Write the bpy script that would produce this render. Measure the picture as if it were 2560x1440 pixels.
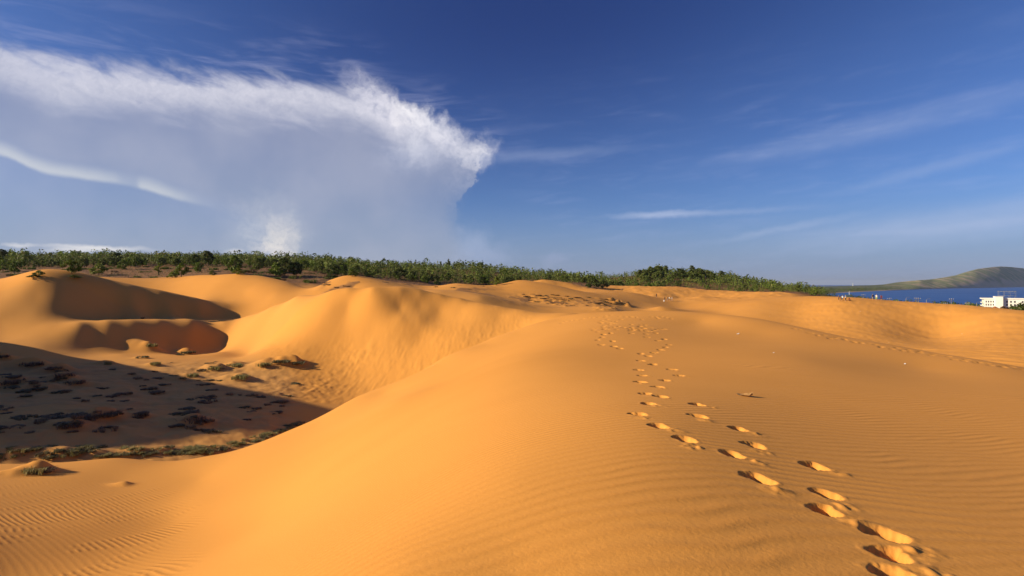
import bpy, bmesh, math, random
import numpy as np
from mathutils import Vector, Matrix, Euler

for _o in list(bpy.data.objects):
    bpy.data.objects.remove(_o, do_unlink=True)
scene = bpy.context.scene
COL = scene.collection
random.seed(7)
RNG = np.random.default_rng(7)

# ------------------------------------------------------------------ camera
CAMZ = 40.0                 # metres above the sea
FOC = 1422.0                # 20 mm lens on a 36 mm sensor, in 2560ths of the frame width
HOR = 711.0
cam_d = bpy.data.cameras.new('camera')
cam_d.lens = 20.0
cam_d.sensor_width = 36.0
cam_d.shift_y = -9.0 / 2560.0
cam_d.clip_start = 0.05
cam_d.clip_end = 120000.0
cam = bpy.data.objects.new('camera', cam_d)
COL.objects.link(cam)
cam.location = (0, 0, CAMZ)
cam.rotation_euler = (math.radians(90), 0, 0)
scene.camera = cam

# ------------------------------------------------------------------ light
SUN_EL = math.radians(22.0)
SUN_AZ = math.radians(-100.0)          # from +Y towards +X; the sun stands on the left
SUN_DIR = Vector((math.sin(SUN_AZ) * math.cos(SUN_EL), math.cos(SUN_AZ) * math.cos(SUN_EL), math.sin(SUN_EL)))
sun_d = bpy.data.lights.new('sun', 'SUN')
sun_d.energy = 5.0
sun_d.angle = math.radians(0.53)
sun_d.color = (1.0, 0.83, 0.53)
sun = bpy.data.objects.new('sun', sun_d)
COL.objects.link(sun)
sun.location = (-60, 0, 90)
sun.rotation_euler = (-SUN_DIR).to_track_quat('-Z', 'Y').to_euler()

scene.view_settings.view_transform = 'Standard'
scene.view_settings.look = 'None'
scene.view_settings.gamma = 1.0
scene.view_settings.use_curve_mapping = False
scene.view_settings.exposure = 0.52
scene.render.engine = 'CYCLES'
scene.cycles.max_bounces = 5
scene.cycles.diffuse_bounces = 3
scene.cycles.transparent_max_bounces = 8
scene.cycles.use_denoising = True


# ------------------------------------------------------------------ node helpers
class S:
    """a socket that can be used in arithmetic"""
    def __init__(self, nt, sock):
        self.nt, self.s = nt, sock

    def _m(self, op, *a):
        n = self.nt.nodes.new('ShaderNodeMath')
        n.operation = op
        for i, v in enumerate((self,) + a):
            if isinstance(v, S):
                self.nt.links.new(v.s, n.inputs[i])
            else:
                n.inputs[i].default_value = float(v)
        return S(self.nt, n.outputs[0])

    def __add__(self, o): return self._m('ADD', o)
    __radd__ = __add__
    def __sub__(self, o): return self._m('SUBTRACT', o)
    def __rsub__(self, o): return (self * -1.0) + o
    def __mul__(self, o): return self._m('MULTIPLY', o)
    __rmul__ = __mul__
    def __truediv__(self, o): return self._m('DIVIDE', o)
    def __neg__(self): return self * -1.0
    def sin(self): return self._m('SINE')
    def abs(self): return self._m('ABSOLUTE')
    def pow(self, p): return self._m('POWER', p)
    def exp(self): return self._m('EXPONENT')
    def max(self, o): return self._m('MAXIMUM', o)
    def min(self, o): return self._m('MINIMUM', o)

    def clamp(self):
        n = self.nt.nodes.new('ShaderNodeClamp')
        self.nt.links.new(self.s, n.inputs[0])
        return S(self.nt, n.outputs[0])

    def ss(self, a, b):
        """smoothstep from a (0) to b (1); a may exceed b"""
        n = self.nt.nodes.new('ShaderNodeMapRange')
        n.interpolation_type = 'SMOOTHSTEP'
        self.nt.links.new(self.s, n.inputs['Value'])
        lo, hi, t0, t1 = (a, b, 0, 1) if a < b else (b, a, 1, 0)
        n.inputs['From Min'].default_value = lo
        n.inputs['From Max'].default_value = hi
        n.inputs['To Min'].default_value = t0
        n.inputs['To Max'].default_value = t1
        return S(self.nt, n.outputs[0])

    def curve(self, pts, lo, hi, ylo, yhi):
        """piecewise curve through (x, y) points given in real units"""
        n = self.nt.nodes.new('ShaderNodeFloatCurve')
        x = ((self - lo) / (hi - lo)).clamp()
        self.nt.links.new(x.s, n.inputs['Value'])
        c = n.mapping.curves[0]
        pp = sorted(((p[0] - lo) / (hi - lo), (p[1] - ylo) / (yhi - ylo)) for p in pts)
        while len(c.points) < len(pp):
            c.points.new(0.5, 0.5)
        for q, (px, py) in zip(c.points, pp):
            q.location = (min(max(px, 0), 1), min(max(py, 0), 1))
        n.mapping.update()
        return S(self.nt, n.outputs[0]) * (yhi - ylo) + ylo


def xyz(nt, x, y, z=0.0):
    n = nt.nodes.new('ShaderNodeCombineXYZ')
    for i, v in enumerate((x, y, z)):
        if isinstance(v, S):
            nt.links.new(v.s, n.inputs[i])
        else:
            n.inputs[i].default_value = v
    return n.outputs[0]


def noise(nt, vec, scale=1.0, detail=4.0, rough=0.55, lac=2.0, dist=0.0, color=False):
    n = nt.nodes.new('ShaderNodeTexNoise')
    n.inputs['Scale'].default_value = scale
    n.inputs['Detail'].default_value = detail
    n.inputs['Roughness'].default_value = rough
    n.inputs['Lacunarity'].default_value = lac
    n.inputs['Distortion'].default_value = dist
    if vec is not None:
        nt.links.new(vec, n.inputs['Vector'])
    return n.outputs['Color'] if color else S(nt, n.outputs['Fac'])


def mixc(nt, f, a, b, mode='MIX'):
    n = nt.nodes.new('ShaderNodeMix')
    n.data_type = 'RGBA'
    n.blend_type = mode
    n.clamp_factor = True
    if isinstance(f, S):
        nt.links.new(f.s, n.inputs[0])
    else:
        n.inputs[0].default_value = f
    for i, v in ((6, a), (7, b)):
        if isinstance(v, (tuple, list)):
            n.inputs[i].default_value = (*v[:3], 1.0)
        else:
            nt.links.new(v, n.inputs[i])
    return n.outputs[2]


# ------------------------------------------------------------------ sky
def sky_ae(u, v):
    """photograph position -> azimuth, elevation in degrees"""
    x, z = (u - 1280.0) / FOC, (HOR - v) / FOC
    return math.degrees(math.atan(x)), math.degrees(math.atan2(z, math.hypot(1.0, x)))


BODY_LOW, BODY_HIGH = (2.35, 2.85, 3.9), (2.25, 2.5, 3.65)
BODY_LIT = (3.2, 3.4, 4.3)


def build_world():
    w = bpy.data.worlds.new('World')
    scene.world = w
    w.use_nodes = True
    nt = w.node_tree
    nt.nodes.clear()
    out = nt.nodes.new('ShaderNodeOutputWorld')
    bg = nt.nodes.new('ShaderNodeBackground')
    nt.links.new(bg.outputs[0], out.inputs[0])
    bg.inputs['Strength'].default_value = 0.092
    sky = nt.nodes.new('ShaderNodeTexSky')
    sky.sky_type = 'NISHITA'
    sky.sun_disc = False
    sky.sun_elevation = SUN_EL
    sky.sun_rotation = SUN_AZ
    sky.altitude = 40
    sky.air_density = 1.0
    sky.dust_density = 0.6
    sky.ozone_density = 3.5
    tc = nt.nodes.new('ShaderNodeTexCoord')
    sep = nt.nodes.new('ShaderNodeSeparateXYZ')
    nt.links.new(tc.outputs['Generated'], sep.inputs[0])
    x, y, z = (S(nt, sep.outputs[i]) for i in range(3))
    R2D = 57.29578
    az = x._m('ARCTAN2', y) * R2D
    el = z._m('ARCSINE') * R2D
    # the lens carried a polarising filter: the band of sky square to the sun is darker and deeper
    cs = x * SUN_DIR.x + y * SUN_DIR.y + z * SUN_DIR.z
    s2 = 1.0 - cs * cs
    pol = s2.pow(3.0) * el.ss(2.0, 26.0)
    tint = mixc(nt, pol, (0.42, 0.53, 0.82), (0.19, 0.25, 0.52))
    base = mixc(nt, 1.0, sky.outputs[0], tint, 'MULTIPLY')
    # a violet-grey haze lies over the horizon
    hz = el.ss(9.0, -1.0)
    base = mixc(nt, hz * 0.7, base, (2.0, 2.5, 4.1))

    vec = xyz(nt, az, el)
    # one turbulence field bends the outline of every cloud
    wn = nt.nodes.new('ShaderNodeTexNoise')
    wn.inputs['Scale'].default_value = 0.55
    wn.inputs['Detail'].default_value = 4.0
    wn.inputs['Roughness'].default_value = 0.62
    nt.links.new(vec, wn.inputs['Vector'])

    def warp(k):
        n = nt.nodes.new('ShaderNodeVectorMath')
        n.operation = 'MULTIPLY_ADD'
        nt.links.new(wn.outputs['Color'], n.inputs[0])
        n.inputs[1].default_value = (k, k, 0)
        n2 = nt.nodes.new('ShaderNodeVectorMath')
        n2.operation = 'ADD'
        n2.inputs[1].default_value = (-k / 2, -k / 2, 0)
        nt.links.new(vec, n2.inputs[0])
        nt.links.new(n2.outputs[0], n.inputs[2])
        return n.outputs[0]
    vw, vs = warp(3.2), warp(0.7)
    ws = nt.nodes.new('ShaderNodeSeparateColor')
    nt.links.new(wn.outputs['Color'], ws.inputs[0])
    wx = S(nt, ws.outputs[0]) - 0.5
    wy = S(nt, ws.outputs[1]) - 0.5
    # fibres of ice crystals, drawn out along the slope of the anvil
    fib = noise(nt, xyz(nt, az * 0.24 + el * 0.36, el * 0.46 - az * 0.02, 3.0), 1.0, 4.0, 0.58, dist=0.5)
    fib2 = noise(nt, xyz(nt, az * 0.13 + el * 0.16, el * 0.8 - az * 0.05, 9.0), 1.0, 3.0, 0.6, dist=0.5)
    puff = noise(nt, vw, 1.5, 4.0, 0.6)

    top_px = [(-300, 20), (0, 95), (110, 135), (200, 150), (320, 158), (430, 178), (520, 185), (620, 190), (700, 200), (800, 205),
              (880, 218), (940, 240), (1000, 285), (1060, 305), (1120, 325), (1180, 345), (1215, 365), (1300, 420)]
    etop = az.curve([sky_ae(*p) for p in top_px], -60, 0, 0, 30)
    right_px = [(1170, 300), (1195, 345), (1222, 375), (1196, 402), (1197, 440), (1170, 478), (1152, 505), (1143, 540), (1150, 575), (1165, 610), (1190, 660), (1190, 711)]
    aright = el.curve([sky_ae(*p)[::-1] for p in right_px], 0, 17, -8, 0)
    low_px = [(-300, 330), (0, 383), (100, 425), (180, 440), (330, 462), (420, 487), (520, 515), (600, 545), (660, 580), (700, 700)]
    elow = az.curve([sky_ae(*p) for p in low_px], -60, -15, -2, 16)

    dt = etop - el + (fib - 0.5) * 3.6 * az.ss(-5, -14) + wy * 0.7     # degrees below the ragged brow
    dr = aright - az + wx * 2.0 + (puff - 0.5) * 1.6                                         # degrees inside the right edge
    dl = el - elow + wy * 0.35
    soft = el.ss(12.5, 4.0)
    inside = dt.ss(-1.0, 2.0) * (dr.ss(-0.04, 0.30) * (1.0 - soft) + dr.ss(-1.0, 2.0) * soft)
    below = dl.ss(-0.5, 1.6).max(az.ss(-24.0, -20.0))                   # 1 above the lower streak
    body_a = inside * (below * 0.24 + 0.56) * (1.0 - el.ss(13.0, 7.0) * az.ss(-16.0, -5.0) * 0.34)
    body_c = mixc(nt, el.ss(0, 20), BODY_LOW, BODY_HIGH)
    mot = noise(nt, vec, 0.16, 3.0, 0.5)
    body_c = mixc(nt, mot.ss(0.3, 0.7) * 0.7, body_c, BODY_LIT)
    body_c = mixc(nt, puff.ss(0.35, 0.75) * dr.ss(5.0, 0.5) * dt.ss(9.0, 2.0) * 0.55, body_c, (4.6, 4.6, 5.4))
    col = mixc(nt, body_a, base, body_c)
    # the sunlit brow
    brow = dt.ss(-0.6, 1.5) * dt.ss(4.9, 0.8) * dr.ss(0.0, 0.8) * (az.ss(-46, -34) * 0.3 + 0.66) * (puff.ss(0.1, 0.75) * 0.4 + 0.6) * az.ss(-6.0, -13.0)
    col = mixc(nt, brow * 0.74, col, (6.56, 6.4, 6.96))
    up = el - etop
    veil = up.ss(6.0, 0.0) * fib2.ss(0.42, 0.75) * up.ss(-1.0, 0.5) * az.ss(4.0, -6.0)
    col = mixc(nt, veil * 0.30, col, (3.68, 3.84, 5.6))

    def blob(u, v, ru, rv, rot, a, c, vec_, mod=None, soft=1.7):
        nonlocal col
        a0, e0 = sky_ae(u, v)
        s = math.degrees(1.0) / FOC * math.cos(math.radians(a0)) ** 1.5
        mp = nt.nodes.new('ShaderNodeMapping')
        mp.vector_type = 'TEXTURE'
        mp.inputs['Location'].default_value = (a0, e0, 0)
        mp.inputs['Rotation'].default_value = (0, 0, rot)
        mp.inputs['Scale'].default_value = (ru * s, rv * s, 1)
        nt.links.new(vec_, mp.inputs['Vector'])
        ln = nt.nodes.new('ShaderNodeVectorMath')
        ln.operation = 'LENGTH'
        nt.links.new(mp.outputs[0], ln.inputs[0])
        mr = nt.nodes.new('ShaderNodeMapRange')
        mr.interpolation_type = 'SMOOTHSTEP'
        mr.inputs['From Min'].default_value = 0.0
        mr.inputs['From Max'].default_value = soft
        mr.inputs['To Min'].default_value = a
        mr.inputs['To Max'].default_value = 0.0
        nt.links.new(ln.outputs['Value'], mr.inputs['Value'])
        f = S(nt, mr.outputs[0])
        if mod is not None: f = f * mod
        col = mixc(nt, f, col, c)
    pm = puff.ss(0.15, 0.7) * 0.6 + 0.4
    # cauliflower heads by the right shoulder, the bright tower over the wood
    for (u, v, ru, rv, rot, a, c) in [
        (1020, 290, 62, 24, -0.35, 1.0, (8.0, 7.68, 7.68)), (1085, 312, 70, 26, -0.45, 0.85, (6.56, 6.48, 7.04)),
        (1035, 350, 24, 50, 0.2, 0.6, (6.24, 6.24, 6.88)), (1115, 355, 90, 28, -0.45, 0.75, (6.16, 6.08, 6.72)), (1198, 384, 40, 28, 0.5, 0.75, (6.24, 6.16, 6.72)),
        (950, 262, 80, 36, -0.6, 0.8, (6.32, 6.16, 6.8)), (1050, 390, 90, 34, 0.15, 0.35, (5.12, 5.28, 6.32)),
        (668, 580, 80, 75, 0.3, 0.45, (5.28, 5.36, 5.76)), (700, 598, 34, 46, -0.2, 0.5, (7.36, 6.8, 6.08)), (680, 628, 46, 16, 0.1, 0.6, (7.36, 6.8, 6.32))]:
        blob(u, v, ru, rv, rot, a, c, vw, pm)
    # faint lobe and low heaps on the horizon
    for (u, v, ru, rv, a, c) in [(1185, 605, 50, 46, 0.6, (2.72, 3.36, 4.88)), (1215, 645, 75, 36, 0.5, (2.8, 3.36, 4.96)), (1385, 650, 40, 18, 0.25, (3.2, 3.52, 5.28))]:
        blob(u, v, ru, rv, 0, a, c, vw, None, 1.4)
    for (u, v, ru, rv, rot, a) in [(245, 619, 120, 8, -0.01, 0.9), (185, 625, 60, 8, 0.05, 0.75), (45, 612, 40, 7, 0, 0.6), (588, 628, 20, 8, 0, 0.6)]:
        blob(u, v, ru, rv, rot, a, (6.08, 6.0, 6.16), vs, None, 1.4)
    # the bright streak along the lower edge of the anvil
    st2 = az.curve([(-60, 0.4), (-44, 0.85), (-40, 1.0), (-35, 0.7), (-33.6, 0.35), (-33, 0.95), (-30.5, 0.7), (-26, 0.0), (-15, 0.0)], -60, -15, 0, 1)
    col = mixc(nt, dl.ss(-0.35, 0.1) * dl.ss(1.2, 0.05) * st2 * 0.48, col, (6.4, 6.4, 6.08))
    # cirrus over the right half
    cir2 = noise(nt, xyz(nt, az * 0.2 + el * 0.1, el * 1.1 - az * 0.17, 7.0), 1.0, 4.0, 0.6, dist=0.4)
    cm = fib2.ss(0.40, 0.75) * cir2.ss(0.3, 0.7) * az.ss(-4, 6) * el.ss(24, 12)
    col = mixc(nt, cm * 0.13, col, (3.52, 4.0, 6.08))
    cm2 = cir2 * 1.1 + 0.35
    for (u, v, ru, rv, rot, a) in [(1640, 537, 90, 8, 0.02, 0.5), (1760, 534, 210, 8, 0.01, 0.24), (2180, 325, 360, 30, 0.12, 0.2),
                                   (2400, 560, 420, 46, 0.09, 0.42), (1960, 572, 170, 9, 0.17, 0.28), (2330, 420, 190, 18, 0.2, 0.2), (1360, 388, 190, 14, 0.05, 0.2)]:
        blob(u, v, ru, rv, rot, a, (3.76, 4.32, 5.92), vs, cm2)
    nt.links.new(col, bg.inputs['Color'])
    w.cycles.sampling_method = 'MANUAL'
    w.cycles.sample_map_resolution = 256


build_world()


# ------------------------------------------------------------------ naming helpers
def tag(o, label=None, cat=None, group=None, kind=None):
    if label: o['label'] = label
    if cat: o['category'] = cat
    if group: o['group'] = group
    if kind: o['kind'] = kind
    return o


def mesh_np(name, V, F, smooth=False):
    """mesh from numpy vertices and an (n, k) face array"""
    V = np.ascontiguousarray(V, dtype=np.float32)
    F = np.ascontiguousarray(F, dtype=np.int32)
    me = bpy.data.meshes.new(name)
    n, k = F.shape
    me.vertices.add(len(V)); me.vertices.foreach_set('co', V.ravel())
    me.loops.add(n * k); me.loops.foreach_set('vertex_index', F.ravel())
    me.polygons.add(n)
    me.polygons.foreach_set('loop_start', np.arange(0, n * k, k, dtype=np.int32))
    me.polygons.foreach_set('loop_total', np.full(n, k, dtype=np.int32))
    me.polygons.foreach_set('use_smooth', np.full(n, smooth, dtype=bool))
    me.update(calc_edges=True)
    return me


def link(name, me, mats=None, parent=None, loc=None):
    o = bpy.data.objects.new(name, me)
    COL.objects.link(o)
    if mats is not None and me is not None:
        for m in (mats if isinstance(mats, (list, tuple)) else [mats]):
            if m.name not in [q.name for q in me.materials if q]:
                me.materials.append(m)
    if parent is not None: o.parent = parent
    if loc is not None: o.location = loc
    return o


# ------------------------------------------------------------------ value noise on the ground (numpy)
def _hash(ix, iy, seed):
    h = (ix.astype(np.int64) * 374761393 + iy.astype(np.int64) * 668265263 + seed * 974711) & 0x7fffffff
    h = ((h ^ (h >> 13)) * 1274126177) & 0x7fffffff
    return ((h ^ (h >> 16)) & 0xffff).astype(np.float32) / 65535.0


def vnoise(x, y, seed=0):
    ix, iy = np.floor(x), np.floor(y)
    fx, fy = x - ix, y - iy
    fx = fx * fx * fx * (fx * (fx * 6 - 15) + 10); fy = fy * fy * fy * (fy * (fy * 6 - 15) + 10)
    a, b = _hash(ix, iy, seed), _hash(ix + 1, iy, seed)
    c, d = _hash(ix, iy + 1, seed), _hash(ix + 1, iy + 1, seed)
    return (a + (b - a) * fx) * (1 - fy) + (c + (d - c) * fx) * fy - 0.5


def fbm(x, y, oct=4, seed=0, gain=0.5):
    s, a, f = 0.0, 1.0, 1.0
    for k in range(oct):
        s = s + a * vnoise(x * f + 17.3 * k, y * f - 9.1 * k, seed + k)
        a *= gain; f *= 2.03
    return s


def sstep(a, b, x):
    t = np.clip((x - a) / (b - a), 0, 1)
    return t * t * (3 - 2 * t)


# ------------------------------------------------------------------ the lie of the land
# Surveyed points: P = a sight (bearing, dip, distance ahead), Q = bearing, distance, height (camera = 0), W = plain x, y, height
def P(u, v, Y): return ((u - 1280) / FOC * Y, Y, -(v - HOR) / FOC * Y)
def Q(u, Y, z): return ((u - 1280) / FOC * Y, Y, z)


PTS_A = [P(p[0], p[1] + (8 if k < 18 else 2 if k < 22 else 0), p[2]) for k, p in enumerate([
    # right hand edge, far brow and left hand edge of the near dune
    (2560, 915, 22.5), (2430, 894, 24.5), (2300, 873, 27), (2200, 856, 29.5), (2100, 838, 32), (2020, 821, 34.7), (1950, 807, 37.5), (1870, 795, 40.5), (1800, 787, 43), (1720, 781, 45), (1640, 778, 46.5), (1570, 778.5, 47.8), (1500, 781, 49),
    (1400, 792, 50), (1300, 822, 47), (1220, 850, 44), (1100, 900, 40), (960, 970, 36), (880, 1003, 34), (800, 1045, 32),
    (720, 1078, 30.5), (640, 1110, 29.5), (520, 1140, 28.5),
    # and just short of them
    (1400, 799, 43), (1300, 830, 40), (1220, 860, 37.5), (1100, 911, 34), (960, 982, 30.5), (880, 1016, 29), (800, 1058, 27.5), (720, 1092, 26.5), (640, 1124, 25.5),
    (1500, 786, 42), (1570, 783, 41), (1640, 783, 40), (1720, 786, 39), (1800, 793, 37), (1950, 814, 32.5), (2100, 847, 27.5), (2300, 884, 23.2), (2560, 928, 19.5),
    # its back
    (2560, 1150, 6.8), (2560, 1000, 12.1), (2560, 1440, 3.3), (2000, 1000, 10.1), (2000, 900, 17.3), (2000, 1200, 4.93), (2300, 920, 19.5), (2100, 870, 23.5), (1900, 835, 29), (1750, 805, 36), (1640, 1065, 6.4), (1600, 950, 11.7),
    (1590, 900, 16.5), (1500, 862, 21.5), (1520, 830, 27), (1600, 805, 34), (1400, 850, 25.4), (1300, 900, 18.6), (1250, 1000, 11.2),
    (1000, 1440, 3.35), (1280, 1440, 3.14), (1280, 1200, 4.8),
    # its bright left slope and the foot
    (1000, 1200, 7.4), (700, 1440, 4.85), (340, 1440, 9.8), (1000, 1000, 21.5), (800, 1200, 12.8), (650, 1300, 12.2), (500, 1250, 18.3), (1200, 900, 28), (1100, 960, 23),
    (0, 1440, 10.2), (0, 1300, 15.3), (0, 1200, 22), (250, 1300, 16.2), (250, 1440, 10.3), (430, 1300, 16.3), (300, 1200, 23.2), (500, 1200, 22.6), (120, 1370, 12.4),
    (0, 1160, 27.5), (300, 1146, 29.5)])]
# just past the edge the sand falls away
PTS_A += [Q(u_, Y_ + 1.6, -(v_ - HOR) / FOC * Y_ - 0.75) for (u_, v_, Y_) in [(2560, 915, 22.5), (2430, 894, 24.5), (2300, 873, 27), (2200, 856, 29.5), (2100, 838, 32), (2020, 821, 34.7), (1950, 807, 37.5), (1870, 795, 40.5), (1800, 787, 43), (1720, 781, 45), (1640, 778, 46.5), (1570, 778.5, 47.8), (1500, 781, 49)]]
PTS_A += [Q(*q) for q in [
    (2560, 30, -6.0), (2300, 34.5, -6.4), (2100, 39.5, -6.5), (1950, 45, -6.5), (1800, 50.5, -6.5), (1640, 56, -7), (1500, 60, -8),
    (2560, 36, -10), (2100, 48, -11), (1640, 66, -11), (1400, 62, -9), (1220, 52, -9.2), (1100, 47, -10.2), (960, 41.5, -10.9), (800, 37, -11),
    (640, 34.5, -11.2), (520, 34, -11.5), (300, 35, -12), (0, 33, -11), (1300, 75, -16), (2000, 75, -16), (700, 60, -18), (0, 60, -18), (2700, 50, -14),
    (-250, 11, -5.0), (-250, 22, -7.4), (-250, 40, -12)]]
PTS_A += [(0, 0, -1.6), (0, -4, -1.6), (2.5, 0, -1.62), (-2, 0.5, -1.82), (-4, 0.5, -2.9), (-8, 1, -5), (-13, 3, -5.4), (-25, 3, -6.0), (8, 0, -1.76), (16, 0, -2.4), (26, 0, -5.5),
          (45, 0, -9), (0, -15, -2.2), (12, -15, -2.6), (-10, -15, -6), (0, -40, -6), (-40, -30, -9), (40, -30, -9)]

def PB(u, v, Y):
    # the lee face of the middle ridge swings away to the right
    if 930 < u < 1470 and 58 < Y < 90: Y *= 1 + 0.11 * min((u - 930) / 400.0, 1.0)
    return P(u, v, Y)


PTS_B = [PB(*p) for p in [
    # hollow at the left
    (0, 1080, 34.5), (300, 1080, 37), (600, 1080, 40), (100, 1000, 45), (400, 1000, 49.5), (700, 1000, 53.2), (100, 940, 55.5), (400, 940, 60.5),
    (650, 950, 62.5), (800, 970, 61.5), (900, 930, 68), (0, 893, 67),
    # ridge behind the hollow: lit lee face at the right, bowl at the left
    (930, 722, 86), (940, 760, 82), (930, 820, 78), (910, 880, 73), (830, 727, 90), (800, 800, 82), (800, 880, 74.5), (740, 742, 97), (720, 800, 90),
    (700, 870, 77), (680, 765, 105), (660, 815, 97), (650, 880, 78), (1000, 726, 85), (1000, 830, 74.5), (1100, 737, 84), (1100, 780, 79), (1100, 840, 70), (1050, 880, 67.5),
    (1200, 757, 79), (1200, 810, 70), (1300, 775, 73), (1300, 810, 66), (1380, 783, 69), (1380, 803, 62), (1460, 788, 66),
    (870, 724, 88), (870, 770, 84), (870, 830, 78.5), (870, 890, 73), (1000, 770, 81), (1000, 795, 77.5), (1050, 731, 84.7), (1050, 765, 81), (1050, 800, 76.3), (1050, 840, 72.5),
    (1150, 746, 82), (1150, 780, 77), (1150, 815, 71.5), (1150, 840, 67.5), (1250, 766, 76.5), (1250, 795, 71),
    (0, 842, 82), (120, 818, 86.5), (200, 808, 88.5), (270, 804, 92), (330, 803, 95.5), (400, 803, 100), (480, 804, 105), (560, 804, 109.5), (620, 790, 110),
    (310, 868, 88), (420, 863, 95), (500, 858, 101), (560, 854, 105), (420, 886, 84), (550, 880, 88.5), (620, 886, 87.5), (300, 886, 80), (215, 870, 82.5), (100, 868, 75.5), (0, 868, 72), (235, 838, 87.5), (120, 840, 83),
    # dune at the far left with its steep right flank
    (0, 702, 103), (40, 695.5, 102), (90, 692, 100.5), (150, 697, 102.5), (200, 704, 105), (250, 712, 108.5), (330, 723, 114), (400, 733, 119), (450, 742, 122.5), (500, 752, 126), (560, 770, 130),
    (190, 801, 94), (240, 798, 98.5), (300, 797, 104), (380, 797, 110), (464, 796, 116), (520, 792, 122), (0, 740, 95.5), (0, 780, 90), (0, 810, 87), (90, 740, 96.3), (90, 780, 91.8), (90, 806, 88.5), (150, 740, 98), (150, 780, 94.5),
    (230, 760, 102), (340, 770, 108.5), (430, 775, 115), (500, 780, 121),
    # sunlit dune behind it
    (600, 684, 165), (650, 690, 163), (720, 705, 160), (800, 722, 155), (560, 686, 166), (500, 690, 170), (420, 697, 175), (330, 695, 180), (220, 690, 178), (140, 683, 175), (104, 688, 172),
    (560, 750, 142), (610, 735, 146), (640, 722, 148), (500, 735, 150), (420, 725, 158), (330, 715, 160), (250, 705, 158), (690, 735, 140), (760, 735, 138),
    # scrub and wood behind
    (300, 690, 240), (600, 680, 230), (100, 682, 240), (800, 695, 230), (450, 667, 290), (100, 670, 300), (700, 670, 300),
    (850, 694, 240), (1000, 702, 260), (1250, 714, 300), (1450, 709, 320), (1700, 720, 400), (1900, 733, 360), (2000, 739, 320),
    # low dunes in the middle distance
    (820, 702, 150), (860, 690, 155), (920, 693, 155), (980, 708, 150), (1040, 722, 143), (850, 718, 138), (920, 716, 134), (1000, 707, 178),
    (1090, 716, 170), (1140, 708, 175), (1200, 716, 170), (1260, 730, 160), (1140, 726, 150), (1060, 722, 158),
    (1250, 711, 190), (1290, 702, 195), (1330, 704, 195), (1400, 716, 190), (1450, 727, 185), (1500, 731, 200), (1340, 704, 230), (1370, 699, 235), (1420, 706, 235), (1480, 722, 225),
    (1300, 745, 150), (1400, 762, 138), (1400, 745, 155), (1480, 768, 128), (1200, 735, 140), (1540, 775, 122), (1620, 772, 165), (1300, 762, 118), (1200, 744, 112), (1100, 730, 118),
    # lit dunes at the right
    (1545, 728, 220), (1600, 735, 222), (1640, 743, 225), (1700, 752, 215), (1800, 757, 190), (1900, 757, 172), (1560, 758, 168), (1650, 766, 158), (1700, 770, 190), (1800, 780, 166),
    (1530, 722, 300), (1590, 715, 330), (1700, 717, 335), (1800, 727, 300), (1850, 729, 290), (1950, 733, 270), (2000, 738, 250), (1650, 735, 268), (1750, 741, 240), (1900, 746, 212), (1800, 746, 228),
    (2050, 741, 188), (2100, 749, 157), (2140, 744, 170), (2200, 749, 165), (2300, 757, 150), (2400, 766, 137), (2500, 777, 124), (2560, 784, 117),
    (1900, 785, 150), (2000, 757, 166), (2000, 782, 150), (2000, 803, 138), (2200, 800, 130), (2200, 828, 116), (2350, 800, 130), (2350, 840, 118), (2350, 862, 100), (2560, 820, 104), (2560, 850, 92), (2560, 880, 78), (2300, 868, 92), (2100, 770, 144), (2450, 795, 120), (2450, 825, 110)]]
PTS_B += [Q(*q) for q in [
    (1000, 30, -13.0), (1300, 45, -12), (1600, 60, -9), (1900, 62, -10), (2300, 45, -10), (2560, 38, -10), (600, 20, -12), (0, 20, -13), (1280, 10, -12), (2000, 15, -11), (1640, 80, -10.5), (1640, 105, -10.2), (1640, 140, -9.6), (1750, 110, -10.5), (1850, 120, -10.4), (2000, 110, -10.8), (2000, 85, -10.8), (2300, 70, -10.5),
    (930, 97, -3.2), (1100, 99, -3.4), (1000, 108, -2.4), (1200, 97, -4.6), (1300, 94, -5.4), (1400, 91, -5.8), (1500, 88, -6.4), (830, 103, -3.6),
    (620, 124, -7.6), (680, 117, -6.5), (740, 113, -5.2), (560, 128, -6.6), (590, 118, -7.8),
    (300, 136, -4), (150, 130, -3), (450, 138, -4.8), (600, 182, 1.0), (330, 200, 1.2), (140, 200, 2.4), (720, 185, -1.2), (860, 175, -1.5), (1140, 198, -2), (1290, 212, -2.6), (1400, 212, -3.6), (1400, 260, -2.5),
    (1600, 250, -6.8), (1700, 258, -7), (1800, 255, -6.6), (1600, 370, -4), (1800, 360, -6),
    (2100, 205, -8), (2200, 200, -9), (2400, 178, -11), (2560, 160, -12), (2100, 260, -13), (2400, 280, -16), (2700, 250, -19), (2000, 300, -11),
    (2800, 100, -8.5), (2800, 60, -10), (3000, 140, -12),
    (0, 420, 18.5), (300, 420, 18.5), (600, 420, 18), (800, 420, 16), (1000, 420, 12.2), (1150, 430, 11.4), (1300, 450, 8.2), (1420, 470, 4.5), (1520, 480, 2.0), (1640, 500, 8.5), (1740, 520, 8.0), (1820, 510, 4), (1900, 500, -0.5), (2030, 480, -9), (2150, 500, -19), (2500, 500, -25),
    (0, 700, 19), (600, 700, 18), (1000, 700, 10), (1300, 700, 4), (1600, 760, -2), (1800, 700, -14), (2000, 700, -31), (2500, 700, -36.5), (2300, 900, -42),
    (0, 1300, -20), (600, 1300, -20), (1000, 1300, -25), (1400, 1300, -40), (1900, 1200, -46), (2500, 1200, -52), (2700, 900, -44),
    (-200, 95, -2.6), (-120, 98, -1.0), (-300, 112, -3), (-150, 84, -5.6), (-250, 170, 0), (-250, 300, 9), (-250, 450, 18), (-250, 700, 18), (2800, 400, -24)]]
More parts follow.
